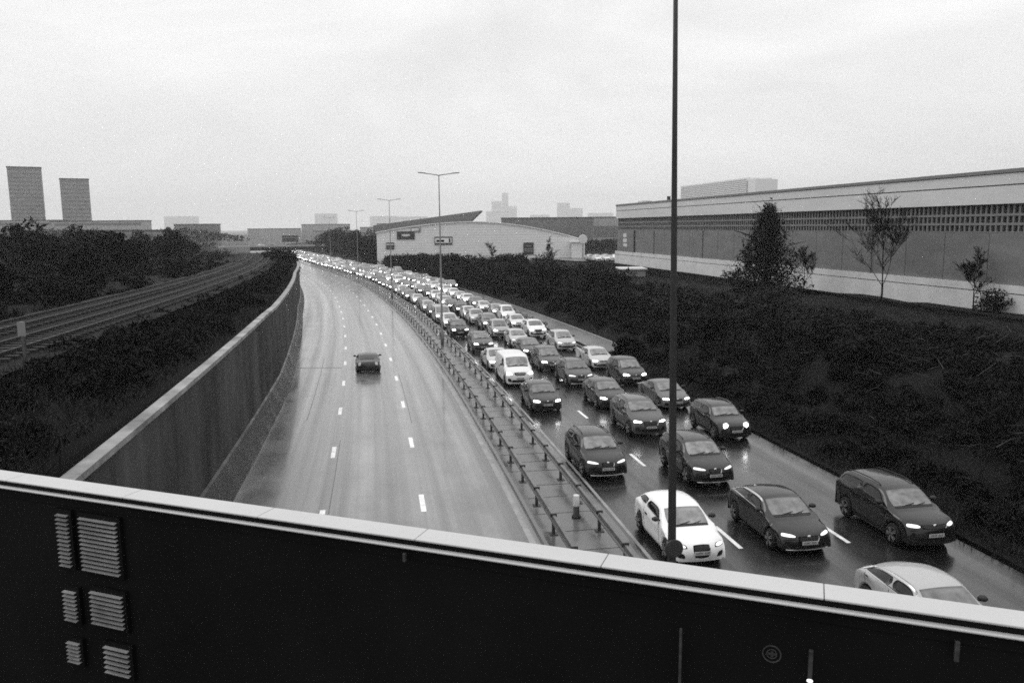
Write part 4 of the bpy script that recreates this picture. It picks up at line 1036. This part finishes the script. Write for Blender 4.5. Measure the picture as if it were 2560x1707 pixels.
        p = S.loc(S.at(kp, 0)); mb = MB(); mb.box(-.26, .26, p[1] - .035, p[1] - .02, p[2] - .055, p[2] + .055); pl = mb.build('number_plate', M['plate'], root)
        mb = MB(); rr = random.Random(hash(tp) % 97 if False else len(tp) * 13)
        x = -.215
        for i in range(7):
            w = .042; y = p[1] - .037
            for (a, b, c, d) in ((0, .012, -.035, .035), (w - .012, w, -.035, .035), (0, w, .023, .035), (0, w, -.006, .006))[:rr.choice((2, 3, 4))]:
                mb.box(x + a, x + b, y, y + .0015, p[2] + c, p[2] + d)
            x += .058 + (.035 if i == 3 else 0)
        mb.build('plate_marks', M['plate_ink'], pl)
        for sg in (1, -1):
            fx = (lambda q: q) if sg > 0 else fl
            # door shut lines, handles, sill
            seams = MB()
            for kk in ((5.45, 7.31, 8.9) if f['doors'] == 2 else (5.5, 7.7)):
                S.patch(fx([(kk, 2.0), (kk + .035, 2.0), (kk + .035, 2.9), (kk, 2.9)]), .002, 10, 1, 0, seams)
            seams.build('door_seams', M['trim'], root)
            for kk in ((7.0, 8.6) if f['doors'] == 2 else (7.3,)):
                P('door_handle', body.material_slots[0].material if False else 'trim', fx([(kk, 2.18), (kk + .22, 2.18), (kk + .22, 2.12), (kk, 2.12)]), off=.03, nu=2, nv=3)
            if f.get('clad'): P('sill_cladding', 'trim', fx([(5.1, 2.80), (8.4, 2.80), (8.4, 2.98), (5.1, 2.98)]), off=.01, nu=3, nv=16, rnd=.02)
            if f.get('rails'):
                pts = [S.loc(S.at(kk, .86 * sg) + np.array([0, 0, h])) for kk, h in ((6.45, .0), (6.6, .05), (7.2, .06), (8.2, .06), (8.75, .05), (8.9, .0))]
                mb = MB(); mb.tube(pts, .018, 6); mb.build('roof_rail', M['galv'] if tp in ('mini', 'suv') else M['trim'], root, True)
            # mirrors
            c = S.loc(S.at(5.62, 1.75 * sg)); mb = MB(); sx = sg
            mb.lathe([(.02, -.10), (.075, -.08), (.098, -.02), (.10, .04), (.09, .06)], 'y', 14, (0, 0, 0)); mb.v = [(c[0] + sx * (.13 + x * 1.15), c[1] + y, c[2] + .06 + z * .72) for x, y, z in mb.v]
            mb.box(min(c[0] - sx * .02, c[0] + sx * .1), max(c[0] - sx * .02, c[0] + sx * .1), c[1] - .03, c[1] + .03, c[2] + .01, c[2] + .04)
            mo = mb.build('mirror', M['trim'], root, True)
        # wipers
        mb = MB()
        for a, b in ((-.55, .05), (.05, .6)):
            p0, p1 = S.loc(S.at(5.02, a) + np.array([0, 0, .015])), S.loc(S.at(5.2, b) + np.array([-.01, 0, .015])); mb.tube([p0, p1], .008, 4)
        mb.build('wipers', M['trim'], root)
        for sg in (1, -1):
            P('tail_lamp', 'sign_dark', [(11.0, .72 * sg), (11.1, 1.1 * sg), (11.9, 1.05 * sg), (11.8, .74 * sg)])
        # faint shapes of people behind the screen are left to the dark glass
    hubs = []
    for x in xa:
        for sg in (1, -1):
            if lod and (x == xa[1]): continue
            hubs.append((sg * (W_ / 2 - .13), x - L_ / 2, wr, sg))
    for hx, hy, hz, sg in hubs:
        if lod:
            o = bpy.data.objects.new('wheel', TYRE); COL.objects.link(o); o.parent = root; o.location = (hx, hy, hz); o.scale = (1, wr, wr)
        else:
            w = empty('wheel', (hx, hy, hz)); w.parent = root
            for nm, me in (('tyre', TYRE), ('rim', RIM)):
                o = bpy.data.objects.new(nm, me); COL.objects.link(o); o.parent = w; o.scale = (sg * 1, wr, wr)
    root['_L'] = L_
    return root
def kids(o): return [c for c in KID.get(o.name, [])]
KID = {}
def index_kids():
    KID.clear()
    for o in bpy.data.objects:
        if o.parent: KID.setdefault(o.parent.name, []).append(o)
def copy_tree(o, parent=None, name=None):
    c = o.copy(); COL.objects.link(c); c.parent = parent
    for ch in kids(o): copy_tree(ch, c)
    return c
PROTO = {}
USED = set()
def get_car(tp, lod):
    if (tp, lod) not in PROTO:
        PROTO[(tp, lod)] = make_car(tp, lod); index_kids(); r = PROTO[(tp, lod)]
        return r
    return copy_tree(PROTO[(tp, lod)])
def place_car(tp, s, u, tone, label, group='cars queueing in the three right hand lanes', lod=0, yaw=0.0, lights='lens', away=False):
    r = get_car(tp, lod); Lc = TYPES[tp]['L']
    r.location = pt(s + (Lc / 2 if not away else Lc / 2), u, 0.006)
    r.rotation_euler = (-SLOPE if not away else SLOPE, 0, -heading(s) + math.radians(yaw) + (PI if away else 0))
    for ch in r.children:
        b = ch.name.split('.')[0]
        if b == 'body': ch.material_slots[0].material = paint(tone)
        if b == 'headlamp' and lights != 'lens':
            ch.material_slots[0].link = 'OBJECT'; ch.material_slots[0].material = M[lights]
    tag(r, label, 'van' if tp == 'van' else 'car', group)
    if '_L' in r: del r['_L']
    return r
A_, B_, C_ = 4.35, 8.0, 11.75
NEAR = [
 ('hatch3', 22.9, A_ + .0, .80, 'white three door hatchback nearest the camera in the lane beside the median barrier', 'lens_low'),
 ('crossover', 31.7, 4.0, .010, 'black crossover right behind the white hatchback, beside the median barrier', 'lens_low'),
 ('hatch', 44.6, A_, .022, 'dark hatchback with lit round-edged lamps directly in front of the white van', 'lens'),
 ('van', 52.8, A_, .72, 'white panel van in the lane beside the median barrier', 'lens'),
 ('saloon', 59.5, 4.2, .5, 'pale car half hidden directly behind the white van', 'lens'),
 ('suv', 68.6, 4.4, .07, 'grey car two places behind the white van, lamps lit', 'lens'),
 ('suv_box', 79.5, 3.9, .02, 'tall dark car hugging the median barrier, three places behind the white van', 'lens'),
 ('fastback', 16.1, 8.45, .40, 'silver fastback whose roof shows just above the white rail at lower right', 'lens_low'),
 ('fastback', 23.1, 7.95, .010, 'dark hatchback with bright chrome window line, right of the white hatchback', 'lens_low'),
 ('crossover', 30.0, 7.9, .012, 'black crossover with sharp glaring lamps, partly behind the tall lamp column', 'lens'),
 ('suv', 38.0, 8.1, .06, 'grey sport utility car with a wide grille, left of the tall lamp column', 'lens'),
 ('hatch', 44.6, 8.3, .025, 'dark car tucked close behind the grey sport utility car', 'lens'),
 ('crossover', 51.7, 8.3, .05, 'grey crossover with a black lower grille, right of the white van', 'lens'),
 ('mpv', 58.0, 7.9, .06, 'grey car with one bright lamp, behind the grey crossover right of the white van', 'lens'),
 ('hatch', 64.6, 7.9, .06, 'low grey car, second behind the grey crossover right of the white van', 'lens'),
 ('suv_box', 22.7, 12.0, .008, 'dark boxy sport utility car, nearest in the lane beside the scrub bank', 'lens_low'),
 ('mini', 36.5, 11.9, .012, 'small dark car with big round headlamps and pale roof rails', 'lens'),
 ('saloon', 43.6, 11.75, .09, 'grey saloon half covered by the tall lamp column', 'lens'),
 ('mpv', 51.3, 11.95, .02, 'dark car with lit lamps and fog lamps, right of the silver hatchback', 'lens'),
 ('hatch', 58.0, 11.8, .46, 'silver hatchback alone beside the scrub bank, in front of the silver people carrier', 'lens'),
 ('mpv', 68.0, 11.7, .42, 'silver people carrier with a steep windscreen beside the scrub bank', 'lens_low'),
 ('suv', 77.5, 11.4, .72, 'white car with a black lower grille behind the silver people carrier', 'lens'),
 ('hatch', 85.6, 11.3, .60, 'white car behind the white car with a black lower grille', 'lens'),
]
for tp, s, u, tone, lb, li in NEAR: place_car(tp, s, u, tone, lb, lights=li)
# the car driving away on the empty side
aw = place_car('saloon', 60.5, -5.6, .02, 'lone dark car driving away on the otherwise empty carriageway', 'cars driving away', away=True, lights='chrome')
for ch in aw.children:
    if ch.name.split('.')[0] == 'tail_lamp':
        ch.material_slots[0].link = 'OBJECT'; ch.material_slots[0].material = M['tail']
aw.scale = (1.0, .95, .90)
# the rest of the queue
tones = [.012, .02, .04, .08, .15, .3, .45, .6, .7, .7]
ORD = ordn
R = random.Random(21)
LANE = {'in the outer lane': (15.4, 152.0, 30), 'in the lane beside the median barrier': (A_, 88.0, 8), 'in the middle lane of the queue': (B_, 71.5, 9), 'in the lane beside the scrub bank': (C_, 93.5, 9)}
def tone_word(t): return 'black' if t < .04 else 'dark grey' if t < .1 else 'grey' if t < .25 else 'silver' if t < .5 else 'white'
for lane, (u, s, k) in LANE.items():
    i = k - 1
    while s < 560:
        tp = R.choice(('hatch', 'hatch', 'suv', 'crossover', 'saloon', 'mpv', 'suv_box', 'hatch3', 'van' if R.random() < .4 else 'hatch'))
        t = R.choice(tones) if tp != 'van' else R.choice((.72, .6, .3))
        near = s < 135
        if near and i < 20:
            lb = '%s %s, %s from the front %s' % (tone_word(t), 'van' if tp == 'van' else 'car', ORD[min(i, 19)], lane); g = 'cars queueing in the three right hand lanes'
        else:
            lb = 'small far car with glowing lamps, deep in the queue before the overbridge'; g = 'far cars deep in the queue'
        rc_ = place_car(tp, s, u + R.uniform(-.28, .28), t, lb, g, lod=0 if s < 110 else 1, lights='lens' if s < 110 else 'lens_far')
        rc_.scale = (R.uniform(.96, 1.03), R.uniform(.94, 1.05), R.uniform(.94, 1.10))
        s += TYPES[tp]['L'] + (R.uniform(1.5, 2.8) if s < 110 else R.uniform(1.2, 2.2)); i += 1
# parked cars by the shed and vehicles on the overbridge
for i in range(16):
    row, c = divmod(i, 8)
    X, Y = 24.5 + c * 2.6 - row * 1.2, 230 + row * 11 + (c % 2) * .6
    r = get_car(R.choice(('hatch', 'suv', 'mpv', 'saloon')), 1); r.location = (X, Y, -SLOPE * Y + 2.95); r.rotation_euler = (0, 0, R.choice((.25, .25 + PI)))
    t = R.choice((.05, .3, .5, .7, .7))
    for ch in r.children:
        b = ch.name.split('.')[0]
        if b == 'body': ch.material_slots[0].material = paint(t)
        if b == 'headlamp': ch.material_slots[0].link = 'OBJECT'; ch.material_slots[0].material = M['sign_white']
    if '_L' in r: del r['_L']
    tag(r, 'small parked car in the car park between the curved shed and the warehouse', 'car', 'cars parked beside the shed')
strip('car_park', 66, 112, 214, 275, 2.93, M['path'], 4, 'structure')
for i in range(6):
    r = get_car(R.choice(('van', 'suv', 'hatch')), 1)
    o = Vector(OB.location) + ox * (-14 + i * 8 + R.uniform(-1, 1)) + oy * 4.5; r.location = (o.x, o.y, OB.location.z + zz + .11)
    r.rotation_euler = (0, 0, -a + PI / 2); t = R.choice((.04, .1, .6))
    for ch in r.children:
        b = ch.name.split('.')[0]
        if b == 'body': ch.material_slots[0].material = paint(t)
        if b == 'headlamp': ch.material_slots[0].link = 'OBJECT'; ch.material_slots[0].material = M['sign_white']
    if '_L' in r: del r['_L']
    tag(r, 'tiny vehicle crossing the overbridge behind its pale parapet', 'car', 'vehicles on the overbridge')

# ------------------------------------------------------------------ haze
mb = MB(); mb.box(-6500, 6500, -60, 9200, -11, 360)
hm = bpy.data.materials.new('haze'); hm.use_nodes = True; t = hm.node_tree; t.nodes.clear()
o_ = t.nodes.new('ShaderNodeOutputMaterial'); pv = t.nodes.new('ShaderNodeVolumePrincipled')
pv.inputs['Color'].default_value = (.97, .97, .97, 1); pv.inputs['Density'].default_value = 0.0002; pv.inputs['Anisotropy'].default_value = 0.3
t.links.new(pv.outputs[0], o_.inputs['Volume'])
hz = mb.build('haze', hm); hz['kind'] = 'stuff'; hz.display_type = 'WIRE'
